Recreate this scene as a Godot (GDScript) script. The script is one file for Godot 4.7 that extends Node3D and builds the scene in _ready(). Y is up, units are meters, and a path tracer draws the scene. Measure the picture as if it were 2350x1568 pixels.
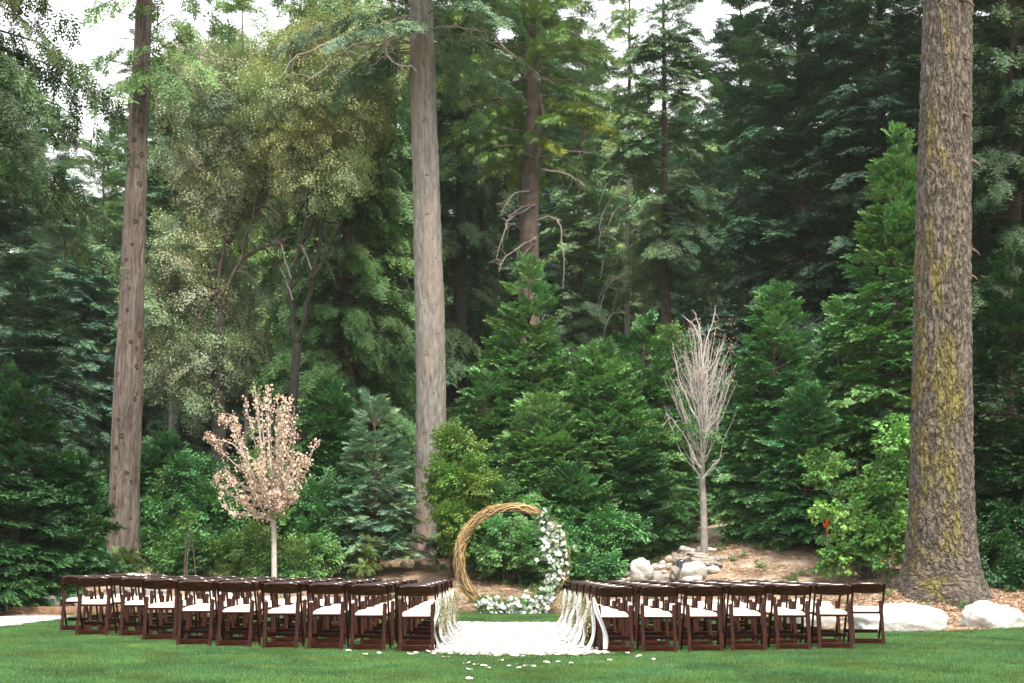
extends Node3D
# An outdoor wedding ceremony on a lawn at the edge of a conifer forest. x right, y up, the camera looks along -z.
const CAM_H := 1.04
const FOC := 2600.0
const HOR := 1299.0
var taken := {}
var mat := {}
var rng := RandomNumberGenerator.new()
var nz := FastNoiseLite.new()

# ---------------------------------------------------------------- mesh builder
class MB:
	var v := PackedVector3Array()
	var uv := PackedVector2Array()
	var c := PackedColorArray()
	var i := PackedInt32Array()
	var col := Color.WHITE
	func vert(p: Vector3, u := Vector2.ZERO) -> int:
		v.append(p); uv.append(u); c.append(col)
		return v.size() - 1
	func tri(a: int, b: int, d: int) -> void:
		i.append(a); i.append(d); i.append(b)
	func quad(a: int, b: int, d: int, e: int) -> void:
		tri(a, b, d); tri(a, d, e)
	func leaf(p: Vector3, dir: Vector3, side: Vector3, l: float, w: float, fold := 0.25) -> void:
		# a folded rhombus, two faces, four vertices
		var nrm := side.cross(dir)
		var a := vert(p)
		var m := p + dir * (l * 0.5)
		var b := vert(m + side * (w * 0.5) + nrm * (w * fold))
		var d := vert(p + dir * l)
		var e := vert(m - side * (w * 0.5) + nrm * (w * fold))
		tri(a, b, d); tri(a, d, e)
	func mesh() -> ArrayMesh:
		var n := PackedVector3Array()
		n.resize(v.size())
		for k in range(0, i.size(), 3):
			var a := i[k]
			var b := i[k + 2]
			var d := i[k + 1]
			var f := (v[b] - v[a]).cross(v[d] - v[a])
			n[a] += f; n[b] += f; n[d] += f
		for k in n.size():
			n[k] = n[k].normalized() if n[k].length_squared() > 1e-20 else Vector3.UP
		var arr := []
		arr.resize(Mesh.ARRAY_MAX)
		arr[Mesh.ARRAY_VERTEX] = v
		arr[Mesh.ARRAY_NORMAL] = n
		arr[Mesh.ARRAY_TEX_UV] = uv
		arr[Mesh.ARRAY_COLOR] = c
		arr[Mesh.ARRAY_INDEX] = i
		var m := ArrayMesh.new()
		m.add_surface_from_arrays(Mesh.PRIMITIVE_TRIANGLES, arr)
		return m

# a chamfered box; sharing its 24 corners gives soft, worn edges
func box(mb: MB, xf: Transform3D, size: Vector3, ch: float) -> void:
	var h := size * 0.5
	ch = minf(ch, minf(h.x, minf(h.y, h.z)) * 0.8)
	var id := {}
	for sx in [-1, 1]:
		for sy in [-1, 1]:
			for sz in [-1, 1]:
				var s := Vector3(sx, sy, sz)
				for ax in 3:
					var p := Vector3(sx * (h.x - ch), sy * (h.y - ch), sz * (h.z - ch))
					p[ax] = s[ax] * h[ax]
					var w := xf * p
					var u := Vector2(p.x + p.z, p.y)
					if size.x > size.y and size.x > size.z: u = Vector2(p.y + p.z, p.x)
					if size.z > size.y and size.z > size.x: u = Vector2(p.x + p.y, p.z)
					id[[sx, sy, sz, ax]] = mb.vert(w, u)
	for ax in 3:
		var b := (ax + 1) % 3
		var d := (ax + 2) % 3
		for s in [-1, 1]:
			var q := []
			for st in [[-1, -1], [1, -1], [1, 1], [-1, 1]]:
				var k := [0, 0, 0]
				k[ax] = s; k[b] = st[0]; k[d] = st[1]
				q.append(id[[k[0], k[1], k[2], ax]])
			if s > 0: mb.quad(q[0], q[1], q[2], q[3])
			else: mb.quad(q[3], q[2], q[1], q[0])
		for sb in [-1, 1]:
			for sd in [-1, 1]:
				var k0 := [0, 0, 0]
				k0[ax] = -1; k0[b] = sb; k0[d] = sd
				var k1 := [0, 0, 0]
				k1[ax] = 1; k1[b] = sb; k1[d] = sd
				var a0: int = id[[k0[0], k0[1], k0[2], b]]
				var a1: int = id[[k1[0], k1[1], k1[2], b]]
				var c0: int = id[[k0[0], k0[1], k0[2], d]]
				var c1: int = id[[k1[0], k1[1], k1[2], d]]
				if sb * sd > 0: mb.quad(a0, c0, c1, a1)
				else: mb.quad(a1, c1, c0, a0)
	for sx in [-1, 1]:
		for sy in [-1, 1]:
			for sz in [-1, 1]:
				var a: int = id[[sx, sy, sz, 0]]
				var b2: int = id[[sx, sy, sz, 1]]
				var d2: int = id[[sx, sy, sz, 2]]
				if sx * sy * sz > 0: mb.tri(a, b2, d2)
				else: mb.tri(a, d2, b2)

func bar(mb: MB, p: Vector3, q: Vector3, across: Vector3, w: float, t: float, ch := 0.004) -> void:
	# a bar from p to q: w along «across», t along the third direction
	var y := (q - p).normalized()
	var x := (across - y * across.dot(y)).normalized()
	box(mb, Transform3D(Basis(x, y, x.cross(y)), (p + q) * 0.5), Vector3(w, (q - p).length(), t), ch)

func tube(mb: MB, pts: PackedVector3Array, rad: PackedFloat32Array, sides := 6, cap := true) -> void:
	var n := pts.size()
	var t := (pts[1] - pts[0]).normalized()
	var u := (Vector3.BACK if absf(t.z) < 0.9 else Vector3.RIGHT)
	u = (u - t * u.dot(t)).normalized()
	var first := mb.v.size()
	var along := 0.0
	for j in n:
		if j > 0:
			along += pts[j].distance_to(pts[j - 1])
			t = (pts[mini(j + 1, n - 1)] - pts[j - 1]).normalized()
			u = (u - t * u.dot(t)).normalized()
		var w := t.cross(u)
		for k in sides:
			var a := TAU * k / sides
			mb.vert(pts[j] + (u * cos(a) + w * sin(a)) * rad[j], Vector2(float(k) / sides, along))
	for j in n - 1:
		for k in sides:
			var a := first + j * sides + k
			var b := first + j * sides + (k + 1) % sides
			mb.quad(a, b, b + sides, a + sides)
	if cap:
		for e in [0, n - 1]:
			var m := mb.vert(pts[e], Vector2(0.5, along))
			for k in sides:
				var a: int = first + e * sides + k
				var b: int = first + e * sides + (k + 1) % sides
				if e == 0: mb.tri(m, b, a)
				else: mb.tri(m, a, b)

# ---------------------------------------------------------------- naming
func numbered(called: String) -> String:
	if not taken.has(called):
		taken[called] = 0
		return called
	taken[called] += 1
	return "%s_%03d" % [called, taken[called]]

func tag(o: Node3D, label: String, category := "", group := "", kind := "") -> Node3D:
	if label: o.set_meta("label", label)
	if category: o.set_meta("category", category)
	if group: o.set_meta("group", group)
	if kind: o.set_meta("kind", kind)
	return o

func thing(called: String, label: String, category: String, at := Vector3.ZERO, turn := 0.0, group := "") -> Node3D:
	var o := Node3D.new()
	o.name = numbered(called)
	add_child(o)
	o.position = at
	o.rotation.y = turn
	tag(o, label, category, group)
	return o

func part(called: String, m: Mesh, material: Material, parent: Node3D, xf := Transform3D.IDENTITY) -> MeshInstance3D:
	var o := MeshInstance3D.new()
	if parent == self:
		o.name = numbered(called)
	else:
		var kids := {}
		if parent.has_meta("_kids"): kids = parent.get_meta("_kids")
		else: parent.set_meta("_kids", kids)
		if kids.has(called):
			kids[called] += 1
			o.name = "%s_%03d" % [called, kids[called]]
		else:
			kids[called] = 0
			o.name = called
	o.mesh = m
	o.material_override = material
	o.transform = xf
	parent.add_child(o, true)
	return o

func many(called: String, m: Mesh, material: Material, parent: Node3D, xfs: Array, cols: Array) -> MultiMeshInstance3D:
	var mm := MultiMesh.new()
	mm.transform_format = MultiMesh.TRANSFORM_3D
	mm.use_colors = not cols.is_empty()
	mm.mesh = m
	mm.instance_count = xfs.size()
	for k in xfs.size():
		mm.set_instance_transform(k, xfs[k])
		if not cols.is_empty():
			mm.set_instance_color(k, cols[k])
	var o := MultiMeshInstance3D.new()
	o.name = numbered(called) if parent == self else called
	o.multimesh = mm
	o.material_override = material
	o.set_meta("kind", "stuff")
	parent.add_child(o, true)
	return o

# ---------------------------------------------------------------- place
func P(px: float, py: float, d: float) -> Vector3:
	return Vector3((px - 1175.0) / FOC * d, CAM_H + (HOR - py) / FOC * d, -d)

func ss(a: float, b: float, x: float) -> float:
	var t := clampf((x - a) / (b - a), 0.0, 1.0)
	return t * t * (3.0 - 2.0 * t)

func edge_d(x: float) -> float:   # how deep the lawn reaches
	var k := [[-60.0, 19.6], [-9.0, 19.8], [-5.2, 20.1], [-3.6, 21.2], [-2.4, 22.3], [2.2, 22.4], [3.2, 21.8], [4.1, 19.8], [4.8, 17.7], [5.6, 16.85], [6.6, 16.85], [7.4, 17.4], [8.3, 17.9], [9.5, 18.3], [14.0, 17.0], [60.0, 16.0]]
	for n in range(1, k.size()):
		if x <= k[n][0]:
			var t: float = (x - k[n - 1][0]) / (k[n][0] - k[n - 1][0])
			return lerpf(k[n - 1][1], k[n][1], t)
	return 16.0

func bank_d(x: float) -> float:   # where the bank begins to rise
	return maxf(edge_d(x), 20.0 - 1.75 * ss(4.0, 6.0, x)) if x > 3.8 else edge_d(x)

func lawn_h(x: float, d: float) -> float:
	return (0.018 * minf(-x, 12.0) if x < 0.0 else 0.007 * minf(x, 12.0)) + 0.08 * ss(17.0, 22.5, d)

func bump(x: float, d: float, cx: float, cd: float, s: float, h: float) -> float:
	return h * exp(-((x - cx) * (x - cx) + (d - cd) * (d - cd)) / (2.0 * s * s))

func G(x: float, d: float) -> float:   # the ground
	var t := d - edge_d(x)
	var h := lawn_h(x, minf(d, 24.0))
	if t <= 0.0:
		return h - 0.07 * ss(0.0, -0.35, t)
	t = maxf(d - bank_d(x), 0.0)
	var sl := lerpf(0.10, 0.17, ss(-4.5, -2.0, x))
	sl = lerpf(sl, 0.205, ss(1.5, 3.5, x))
	sl -= 0.05 * ss(4.6, 6.0, x) * (1.0 - ss(2.5, 6.0, t))
	h += sl * minf(t, 9.0) + 0.08 * clampf(t - 9.0, 0.0, 60.0)
	var k := ss(0.0, 1.2, d - edge_d(x))
	h += k * (bump(x, d, 7.6, 20.2, 1.1, 0.16) + bump(x, d, -8.0, 22.0, 1.0, 0.40) + bump(x, d, 4.1, 24.4, 1.1, 0.28))
	h += k * (0.10 * nz.get_noise_2d(x * 18.0, d * 18.0) + 0.035 * nz.get_noise_2d(x * 90.0 + 40.0, d * 90.0))
	return h

func on_ground(x: float, d: float, up := 0.0) -> Vector3:
	return Vector3(x, G(x, d) + up, -d)

func hit(px: float, py: float, from := 17.0) -> Vector3:   # where the sight line through that point of the picture meets the ground
	var d := from
	while d < 60.0:
		var p := P(px, py, d)
		if p.y <= G(p.x, d):
			return p
		d += 0.02
	return P(px, py, 60.0)

# ---------------------------------------------------------------- materials
func std(called: String, c: Color, rough := 0.8) -> StandardMaterial3D:   # c: a linear, real-world base colour
	var m := StandardMaterial3D.new()
	m.resource_name = called
	m.albedo_color = c.linear_to_srgb()
	m.roughness = rough
	mat[called] = m
	return m

func foliage_mat(called: String, glow: float, rough := 0.55) -> StandardMaterial3D:
	var m := std(called, Color.WHITE, rough)
	m.vertex_color_use_as_albedo = true
	m.cull_mode = BaseMaterial3D.CULL_DISABLED
	m.metallic_specular = 0.35
	m.backlight_enabled = true
	m.backlight = Color(glow, glow, glow * 0.7)
	return m

func noise_tex(freq: float, seed_: int, lo: Color, hi: Color, size := 512, oct := 5, mid := Color(0, 0, 0, 0)) -> NoiseTexture2D:
	var n := FastNoiseLite.new()
	n.noise_type = FastNoiseLite.TYPE_SIMPLEX_SMOOTH
	n.seed = seed_
	n.frequency = freq
	n.fractal_octaves = oct
	n.fractal_gain = 0.6
	var g := Gradient.new()
	g.set_color(0, lo.linear_to_srgb())
	g.set_color(1, hi.linear_to_srgb())
	if mid.a > 0.0:
		g.add_point(0.5, mid.linear_to_srgb())
	var t := NoiseTexture2D.new()
	t.width = size
	t.height = size
	t.seamless = true
	t.noise = n
	t.color_ramp = g
	return t

func height_tex(freq: float, seed_: int, size := 512) -> NoiseTexture2D:
	var t := noise_tex(freq, seed_, Color.BLACK, Color.WHITE, size, 5)
	t.color_ramp = null
	return t

func triplanar(called: String, tex: Texture2D, scale: float, rough: float, height: Texture2D = null, depth := 0.0) -> StandardMaterial3D:
	var m := std(called, Color.WHITE, rough)
	m.albedo_texture = tex
	m.uv1_triplanar = true
	m.uv1_world_triplanar = true
	m.uv1_scale = Vector3.ONE * scale
	if height:
		m.heightmap_enabled = true
		m.heightmap_texture = height
		m.heightmap_scale = depth
	return m

# bark computed right round a trunk, so that it never repeats: mode 0 furrowed plates with yellow moss, 1 fibrous, 2 pale and smooth
func bark_images(w: int, h: int, radius: float, tall: float, mode: int, seed_: int) -> Array:
	var a := Image.create(w, h, false, Image.FORMAT_RGB8)
	var e := Image.create(w, h, false, Image.FORMAT_RGB8)
	var n1 := FastNoiseLite.new()
	n1.seed = seed_
	n1.noise_type = FastNoiseLite.TYPE_SIMPLEX_SMOOTH
	n1.frequency = 1.0
	n1.fractal_octaves = 3
	var n2 := FastNoiseLite.new()
	n2.seed = seed_ + 7
	n2.frequency = 1.0
	n2.fractal_octaves = 2
	var f: Vector2 = [Vector2(7.5, 2.1), Vector2(11.0, 0.45), Vector2(9.0, 0.9)][mode]
	var low: Color = [Color(0.030, 0.023, 0.018), Color(0.060, 0.040, 0.032), Color(0.075, 0.064, 0.056)][mode]
	var high: Color = [Color(0.155, 0.125, 0.100), Color(0.160, 0.132, 0.112), Color(0.255, 0.236, 0.215)][mode]
	for y in h:
		var my := tall * (1.0 - float(y) / h)
		for x in w:
			var ang := TAU * x / w
			var cx := cos(ang) * radius
			var sx := sin(ang) * radius
			var wob := n2.get_noise_3d(cx * 1.5, my * 0.8, sx * 1.5)
			var r := n1.get_noise_3d(cx * f.x + wob, my * f.y, sx * f.x)
			var fine := n2.get_noise_3d(cx * 30.0, my * 16.0 if mode == 0 else my * 4.0, sx * 30.0)
			var hgt: float
			if mode == 0:
				hgt = clampf(absf(r) * 2.6, 0.0, 1.0)
				hgt = clampf(hgt * 0.8 + fine * 0.35 + 0.12, 0.0, 1.0)
			elif mode == 1:
				hgt = clampf(0.5 + r * 0.9 + fine * 0.35, 0.0, 1.0)
			else:
				hgt = clampf(0.62 + r * 0.55 + fine * 0.45, 0.0, 1.0)
			var c := low.lerp(high, hgt)
			var patch := n2.get_noise_3d(cx * 1.1 + 30.0, my * 0.35, sx * 1.1)
			if mode == 0:
				# yellow-green moss and lichen on the damp, left-hand side, in long streaks
				var side := cos(ang + 0.62)
				var moss := n1.get_noise_3d(cx * 2.6 + 9.0, my * 0.8, sx * 2.6) + 0.55 * side - 0.34 + 0.35 * fine - 0.35 * absf(my - 5.0) / 5.0
				moss = clampf(moss * 1.5 + 0.05, 0.0, 0.66)
				c = c.lerp(Color(0.180, 0.150, 0.022) * (0.35 + 0.9 * hgt), moss)
			elif mode == 1:
				c = c * (1.0 + 0.3 * patch)
			else:
				c = c.lerp(Color(0.24, 0.175, 0.13), clampf(patch * 1.3, 0.0, 0.6))
			c = c * 0.8
			c.a = 1.0
			a.set_pixel(x, y, c.linear_to_srgb())
			e.set_pixel(x, y, Color(hgt, hgt, hgt))
	return [ImageTexture.create_from_image(a), ImageTexture.create_from_image(e)]

# ---------------------------------------------------------------- sprays and leaves, the units that crowns are made of
func spray(seed_: int, twigs: int, blades: int, wide: float, droop: float, col: Color, cvar: float, flat: float) -> ArrayMesh:
	# one metre long, along -z: side twigs with scale-like blades
	var r := RandomNumberGenerator.new()
	r.seed = seed_
	var mb := MB.new()
	for k in twigs:
		var t := (k + 0.5) / twigs
		var p := Vector3(r.randf_range(-0.02, 0.02), -droop * t * t, -t * 0.8)
		var s := -1.0 if k % 2 else 1.0
		var l := (0.48 - 0.30 * t) * r.randf_range(0.75, 1.2)
		var ang := r.randf_range(0.55, 0.95) * s * (1.0 - 0.3 * t)
		var dir := Vector3(sin(ang), r.randf_range(-flat, flat) - droop * 0.6, -cos(ang)).normalized()
		var tint := 1.0 + r.randf_range(-cvar, cvar)
		for b in blades:
			var u := (b + 0.3) / blades
			var q := p + dir * (l * u) + Vector3(0, -droop * u * u * l, 0)
			var bs := -1.0 if b % 2 else 1.0
			var side := dir.cross(Vector3.UP).normalized()
			var bd := (dir * 0.8 + side * bs * 0.6 + Vector3(0, r.randf_range(-flat, flat), 0)).normalized()
			mb.col = Color(col.r * tint * r.randf_range(0.85, 1.25), col.g * tint * r.randf_range(0.9, 1.1), col.b * tint * r.randf_range(0.85, 1.15))
			var bw := bd.cross(Vector3(r.randf_range(-0.5, 0.5), 1, r.randf_range(-0.5, 0.5))).normalized()
			mb.leaf(q, bd, bw, l * 0.42 * r.randf_range(0.8, 1.3), wide * r.randf_range(0.8, 1.2))
	return mb.mesh()

func pine_tuft(seed_: int, n: int, col: Color) -> ArrayMesh:
	var r := RandomNumberGenerator.new()
	r.seed = seed_
	var mb := MB.new()
	for k in n:
		var t := r.randf()
		var p := Vector3(0, 0, -t * 0.7)
		var a := r.randf() * TAU
		var dir := Vector3(cos(a) * 0.75, sin(a) * 0.75 + 0.1, -r.randf_range(0.3, 1.0)).normalized()
		var tint := r.randf_range(0.7, 1.3)
		mb.col = Color(col.r * tint, col.g * tint, col.b * tint)
		mb.leaf(p, dir, dir.cross(Vector3(0.3, 1, 0.1)).normalized(), r.randf_range(0.3, 0.45), 0.035)
	return mb.mesh()

func leaf_cluster(seed_: int, n: int, size: float, col: Color, cvar: float) -> ArrayMesh:
	# leaves round a twig about a metre long, along -z
	var r := RandomNumberGenerator.new()
	r.seed = seed_
	var mb := MB.new()
	for k in n:
		var t := r.randf()
		var a := r.randf() * TAU
		var rad := 0.36 * sqrt(r.randf()) * (1.0 - 0.5 * t)
		var p := Vector3(cos(a) * rad, sin(a) * rad * 0.8, -t)
		var dir := Vector3(cos(a) + r.randf_range(-0.6, 0.6), r.randf_range(-0.9, 0.25), -r.randf_range(0.1, 1.0)).normalized()
		var tint := 1.0 + r.randf_range(-cvar, cvar)
		mb.col = Color(col.r * tint * r.randf_range(0.9, 1.15), col.g * tint, col.b * tint * r.randf_range(0.8, 1.2))
		var l := size * r.randf_range(0.7, 1.25)
		mb.leaf(p, dir, dir.cross(Vector3(r.randf_range(-0.7, 0.7), 1, r.randf_range(-0.7, 0.7))).normalized(), l, l * 0.62, 0.15)
	return mb.mesh()

# ---------------------------------------------------------------- trees
func path_at(k: PackedVector3Array, t: float) -> Vector3:
	var n := k.size() - 1
	var s := clampf(t, 0.0, 1.0) * n
	var j := mini(int(s), n - 1)
	var u := s - j
	var a := k[maxi(j - 1, 0)]
	var b := k[j]
	var c := k[j + 1]
	var d := k[mini(j + 2, n)]
	return b.cubic_interpolate(c, a, d, u)

func limb(mb: MB, pts: Array, r0: float, r1: float, sides := 6, rings := 8) -> void:
	var k := PackedVector3Array(pts)
	var p := PackedVector3Array()
	var r := PackedFloat32Array()
	for j in rings + 1:
		var t := float(j) / rings
		p.append(path_at(k, t))
		r.append(lerpf(r0, r1, t))
	tube(mb, p, r, sides)

# a great trunk that stands in full view: rows are [height in the picture, left, right], at one distance; the bark's relief is modelled
func great_trunk(rows: Array, d: float, foot_y: float, around: int, rings: int, amp: float, fx: float, fy: float, seed_: int, flare: float) -> Array:
	var c := PackedVector3Array()
	var w := PackedVector3Array()
	for r in rows:
		var a := P(r[1], r[0], d)
		var b := P(r[2], r[0], d)
		c.append((a + b) * 0.5)
		w.append(Vector3((b.x - a.x) * 0.5, 0, 0))
	c[0].y = foot_y - 0.25
	var n := FastNoiseLite.new()
	n.seed = seed_
	n.noise_type = FastNoiseLite.TYPE_SIMPLEX_SMOOTH
	n.frequency = 1.0
	n.fractal_octaves = 3
	var mb := MB.new()
	for j in rings + 1:
		var t := float(j) / rings
		var p := path_at(c, t)
		var rad := path_at(w, t).x
		var up := p.y - foot_y
		for k in around + 1:
			var ang := TAU * k / around
			var q := Vector3(sin(ang), 0, cos(ang))
			var b := n.get_noise_3d(q.x * rad * fx, p.y * fy, q.z * rad * fx)
			var lobes := flare * exp(-maxf(up, 0.0) / 0.45) * (0.5 + 0.5 * sin(ang * 5.0 + seed_) + 0.4 * sin(ang * 3.0 + 1.3))
			var rr := rad * (1.0 + lobes) + amp * (minf(absf(b) * 2.4, 1.0) - 0.9) if flare > 0.0 else rad + amp * b
			mb.vert(p + q * rr, Vector2(float(k) / around, 1.0 - t))
	for j in rings:
		for k in around:
			var a := j * (around + 1) + k
			mb.quad(a, a + 1, a + around + 2, a + around + 1)
	return [mb.mesh(), c, w]

# where a conifer's sprays hang; returns [transforms, tints, limbs]
func conifer(base: Vector3, o: Dictionary) -> Array:
	var r := RandomNumberGenerator.new()
	r.seed = o.seed
	var H: float = o.H
	var y0: float = o.get("y0", 0.3)
	var R: float = o.R
	var pw: float = o.get("pw", 0.85)
	var sz: float = o.get("sz", 0.5)
	var step: float = o.get("step", 0.24)
	var tint: Color = o.tint
	var droop: float = o.get("droop", 0.25)
	var e0: float = o.get("e0", -0.15)
	var e1: float = o.get("e1", 0.8)
	var hang: float = o.get("hang", 0.2)
	var tv: float = o.get("tv", 0.3)
	var lean: float = o.get("lean", 0.0)
	var vis: float = o.get("top", 99.0)
	var xfs := []
	var cols := []
	var limbs := []
	for b in int(o.nb):
		var t := 0.0
		for tries in 8:
			t = r.randf()
			if r.randf() < 0.25 + 0.75 * pow(1.0 - t, pw): break
		var y := lerpf(y0, H, t)
		if y > vis: continue
		var prof := pow(1.0 - t, pw) * minf(1.0, 0.6 + t * 3.0)
		var L := R * prof * r.randf_range(0.6, 1.14) + 0.12 * R
		var az := r.randf() * TAU
		var e := lerpf(e0, e1, t) + r.randf_range(-0.2, 0.2)
		var h := Vector3(cos(az), 0, sin(az))
		var p0 := base + Vector3(lean * y, y, 0)
		var bt := 1.0 + r.randf_range(-tv, tv)
		var bc := Color(tint.r * bt * r.randf_range(0.9, 1.15), tint.g * bt, tint.b * bt * r.randf_range(0.85, 1.15))
		if o.has("odd") and r.randf() < o.oddp: bc = o.odd
		limbs.append([p0, h, L, e, droop])
		var n := maxi(2, int(L / step))
		for k in n + 1:
			var s := 0.25 + 0.75 * (k + r.randf_range(-0.3, 0.3)) / n
			var p := p0 + h * (s * L * cos(e)) + Vector3.UP * (s * L * sin(e) - droop * s * s * L)
			var tan := (h * cos(e) + Vector3.UP * (sin(e) - 2.0 * droop * s)).normalized()
			for side in [-1.0, 1.0]:
				if h.z < -0.3 and r.randf() < 0.45: continue
				var f := tan.rotated(Vector3.UP, side * r.randf_range(0.25, 1.0) * (0.2 if k == n else 1.0))
				f = (f + Vector3(0, -hang * r.randf_range(0.4, 1.6), 0)).normalized()
				var up := Vector3(r.randf_range(-0.5, 0.5), 1, r.randf_range(-0.5, 0.5))
				var g := sz * r.randf_range(0.65, 1.25)
				xfs.append(Transform3D(Basis.looking_at(f, up).scaled(Vector3(g, g, g)), p + Vector3(r.randf_range(-0.1, 0.1), r.randf_range(-0.1, 0.1), r.randf_range(-0.1, 0.1)) * sz))
				cols.append(bc)
	return [xfs, cols, limbs]

# a young evergreen's boughs: flat fans towards the branch ends, with dark gaps between them
func boughs(o: Dictionary) -> Array:
	var r := RandomNumberGenerator.new()
	r.seed = o.seed
	var H: float = o.H
	var R: float = o.R
	var tint: Color = o.tint
	var sz: float = o.sz
	var y0: float = o.y0
	var pw: float = o.pw
	var xfs := []
	var cols := []
	var limbs := []
	for b in int(o.nb):
		var t := 0.0
		for tries in 10:
			t = r.randf()
			if r.randf() < 0.12 + 0.88 * pow(1.0 - t, pw): break
		var y := lerpf(y0, H * 0.97, t)
		var prof := pow(1.0 - t, pw) * minf(1.0, 0.65 + t * 3.0)
		var L := R * prof * r.randf_range(0.62, 1.12) + 0.14
		if r.randf() < 0.06: L *= 1.2
		var az := r.randf() * TAU
		if sin(az) < -0.4 and r.randf() < 0.5: az = -az
		var e := lerpf(0.0, 1.0, t * t) + r.randf_range(-0.2, 0.25)
		var h := Vector3(cos(az), 0, sin(az))
		var side := Vector3(-sin(az), 0, cos(az))
		var p0 := Vector3(o.lean * y, y - 0.2 * L, 0)
		var bt := 1.0 + r.randf_range(-0.42, 0.42)
		var yel := r.randf_range(0.85, 1.25)
		var bc := Color(tint.r * bt * yel, tint.g * bt, tint.b * bt * r.randf_range(0.85, 1.2))
		limbs.append([p0, h, L, e, 0.1])
		var wide := 0.08 + 0.20 * L
		var fan := int(4 + 7.5 * L)
		for k in fan:
			var s := sqrt(r.randf_range(0.16, 1.0))
			var lat := r.randf_range(-1.0, 1.0)
			var p := p0 + h * (s * L * cos(e)) + side * (lat * wide * (1.15 - 0.6 * s)) + Vector3.UP * (s * L * sin(e) - 0.10 * s * s * L - 0.10 * absf(lat) * wide + r.randf_range(-0.04, 0.05))
			var f := (h * cos(e) + Vector3.UP * (sin(e) - 0.12 + r.randf_range(-0.25, 0.25)) + side * (lat * 0.8 + r.randf_range(-0.3, 0.3))).normalized()
			if absf(f.y) > 0.97: f = (f + h * 0.4).normalized()
			var g := sz * r.randf_range(0.6, 1.2)
			xfs.append(Transform3D(Basis.looking_at(f, Vector3(r.randf_range(-0.6, 0.6), 1, r.randf_range(-0.6, 0.6))).scaled(Vector3(g, g, g)), p))
			cols.append(bc)
	for k in 12:
		var y := H * lerpf(0.93, 1.0, k / 12.0)
		var a := r.randf() * TAU
		xfs.append(Transform3D(Basis.looking_at(Vector3(cos(a) * 0.4, 1, sin(a) * 0.4).normalized(), Vector3(sin(a), 0, cos(a))).scaled(Vector3.ONE * sz * 0.6), Vector3(o.lean * y, y - 0.2, 0)))
		cols.append(tint * 1.1)
	return [xfs, cols, limbs]

# leaf clusters through rounded masses: each mass is [centre, radius x, radius y, radius z, how many]
func masses(list: Array, sz: float, tint: Color, tv: float, seed_: int, hang := 0.2) -> Array:
	var r := RandomNumberGenerator.new()
	r.seed = seed_
	var xfs := []
	var cols := []
	for m in list:
		var c: Vector3 = m[0]
		# lesser clumps inside the mass, so that the outline is uneven and light gaps stay
		var sub := maxi(4, int(m[4]) / 28)
		for s in sub:
			var q := Vector3(r.randfn(), r.randfn(), r.randfn()).normalized() * pow(r.randf(), 0.45)
			var cc := c + Vector3(q.x * m[1], q.y * m[2], q.z * m[3])
			var bt := 1.0 + r.randf_range(-tv, tv)
			var bc := Color(tint.r * bt * r.randf_range(0.85, 1.2), tint.g * bt, tint.b * bt * r.randf_range(0.85, 1.15))
			var cr: float = minf(m[1], m[2]) * r.randf_range(0.2, 0.42)
			for k in int(m[4]) / sub:
				var v := Vector3(r.randfn(), r.randfn(), r.randfn()).normalized()
				var p := cc + v * cr * pow(r.randf(), 0.5) * Vector3(1.2, 0.8, 1.2)
				var f := (v + q * 0.6 + Vector3(0, -hang, 0) + Vector3(r.randf_range(-0.4, 0.4), r.randf_range(-0.4, 0.4), r.randf_range(-0.4, 0.4))).normalized()
				var g := sz * r.randf_range(0.7, 1.3)
				if absf(f.y) > 0.98: f = (f + Vector3(0.3, 0, 0)).normalized()
				xfs.append(Transform3D(Basis.looking_at(f, Vector3.UP).scaled(Vector3(g, g, g)), p))
				cols.append(bc)
	return [xfs, cols]

func whole_conifer(called: String, label: String, category: String, group: String, px: float, d: float, top_py: float, mesh_: Mesh, fol: Material, bark: Material, o: Dictionary) -> Node3D:
	var x := (px - 1175.0) / FOC * d
	var base := on_ground(x, d)
	if not o.has("H"): o.H = P(px, top_py, d).y - base.y
	var t := thing(called, label, category, base, 0.0, group)
	var c := boughs(o) if o.has("young") else conifer(Vector3.ZERO, o)
	var H: float = o.H
	var lean: float = o.get("lean", 0.0)
	var r0: float = o.get("trunk", 0.012 * H + 0.03)
	var mb := MB.new()
	limb(mb, [Vector3(0, -0.3, 0), Vector3(lean * H * 0.3, H * 0.3, 0), Vector3(lean * H * 0.65, H * 0.65, 0), Vector3(lean * H, H * 0.99, 0)], r0, 0.012, 9, 14)
	part("trunk", mb.mesh(), bark, t)
	var bm := MB.new()
	for l in c[2]:
		var p0: Vector3 = l[0]
		var h: Vector3 = l[1]
		var L: float = l[2] * 0.9
		var e: float = l[3]
		var pts := PackedVector3Array()
		var rad := PackedFloat32Array()
		for k in 4:
			var s := k / 3.0
			pts.append(p0 + h * (s * L * cos(e)) + Vector3.UP * (s * L * sin(e) - l[4] * s * s * L))
			rad.append(lerpf(0.012 * L + 0.006, 0.004, s))
		tube(bm, pts, rad, 4, false)
	var br := part("branches", bm.mesh(), bark, t)
	br.set_meta("kind", "stuff")
	many("crown", mesh_, fol, t, c[0], c[1])
	return t

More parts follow.
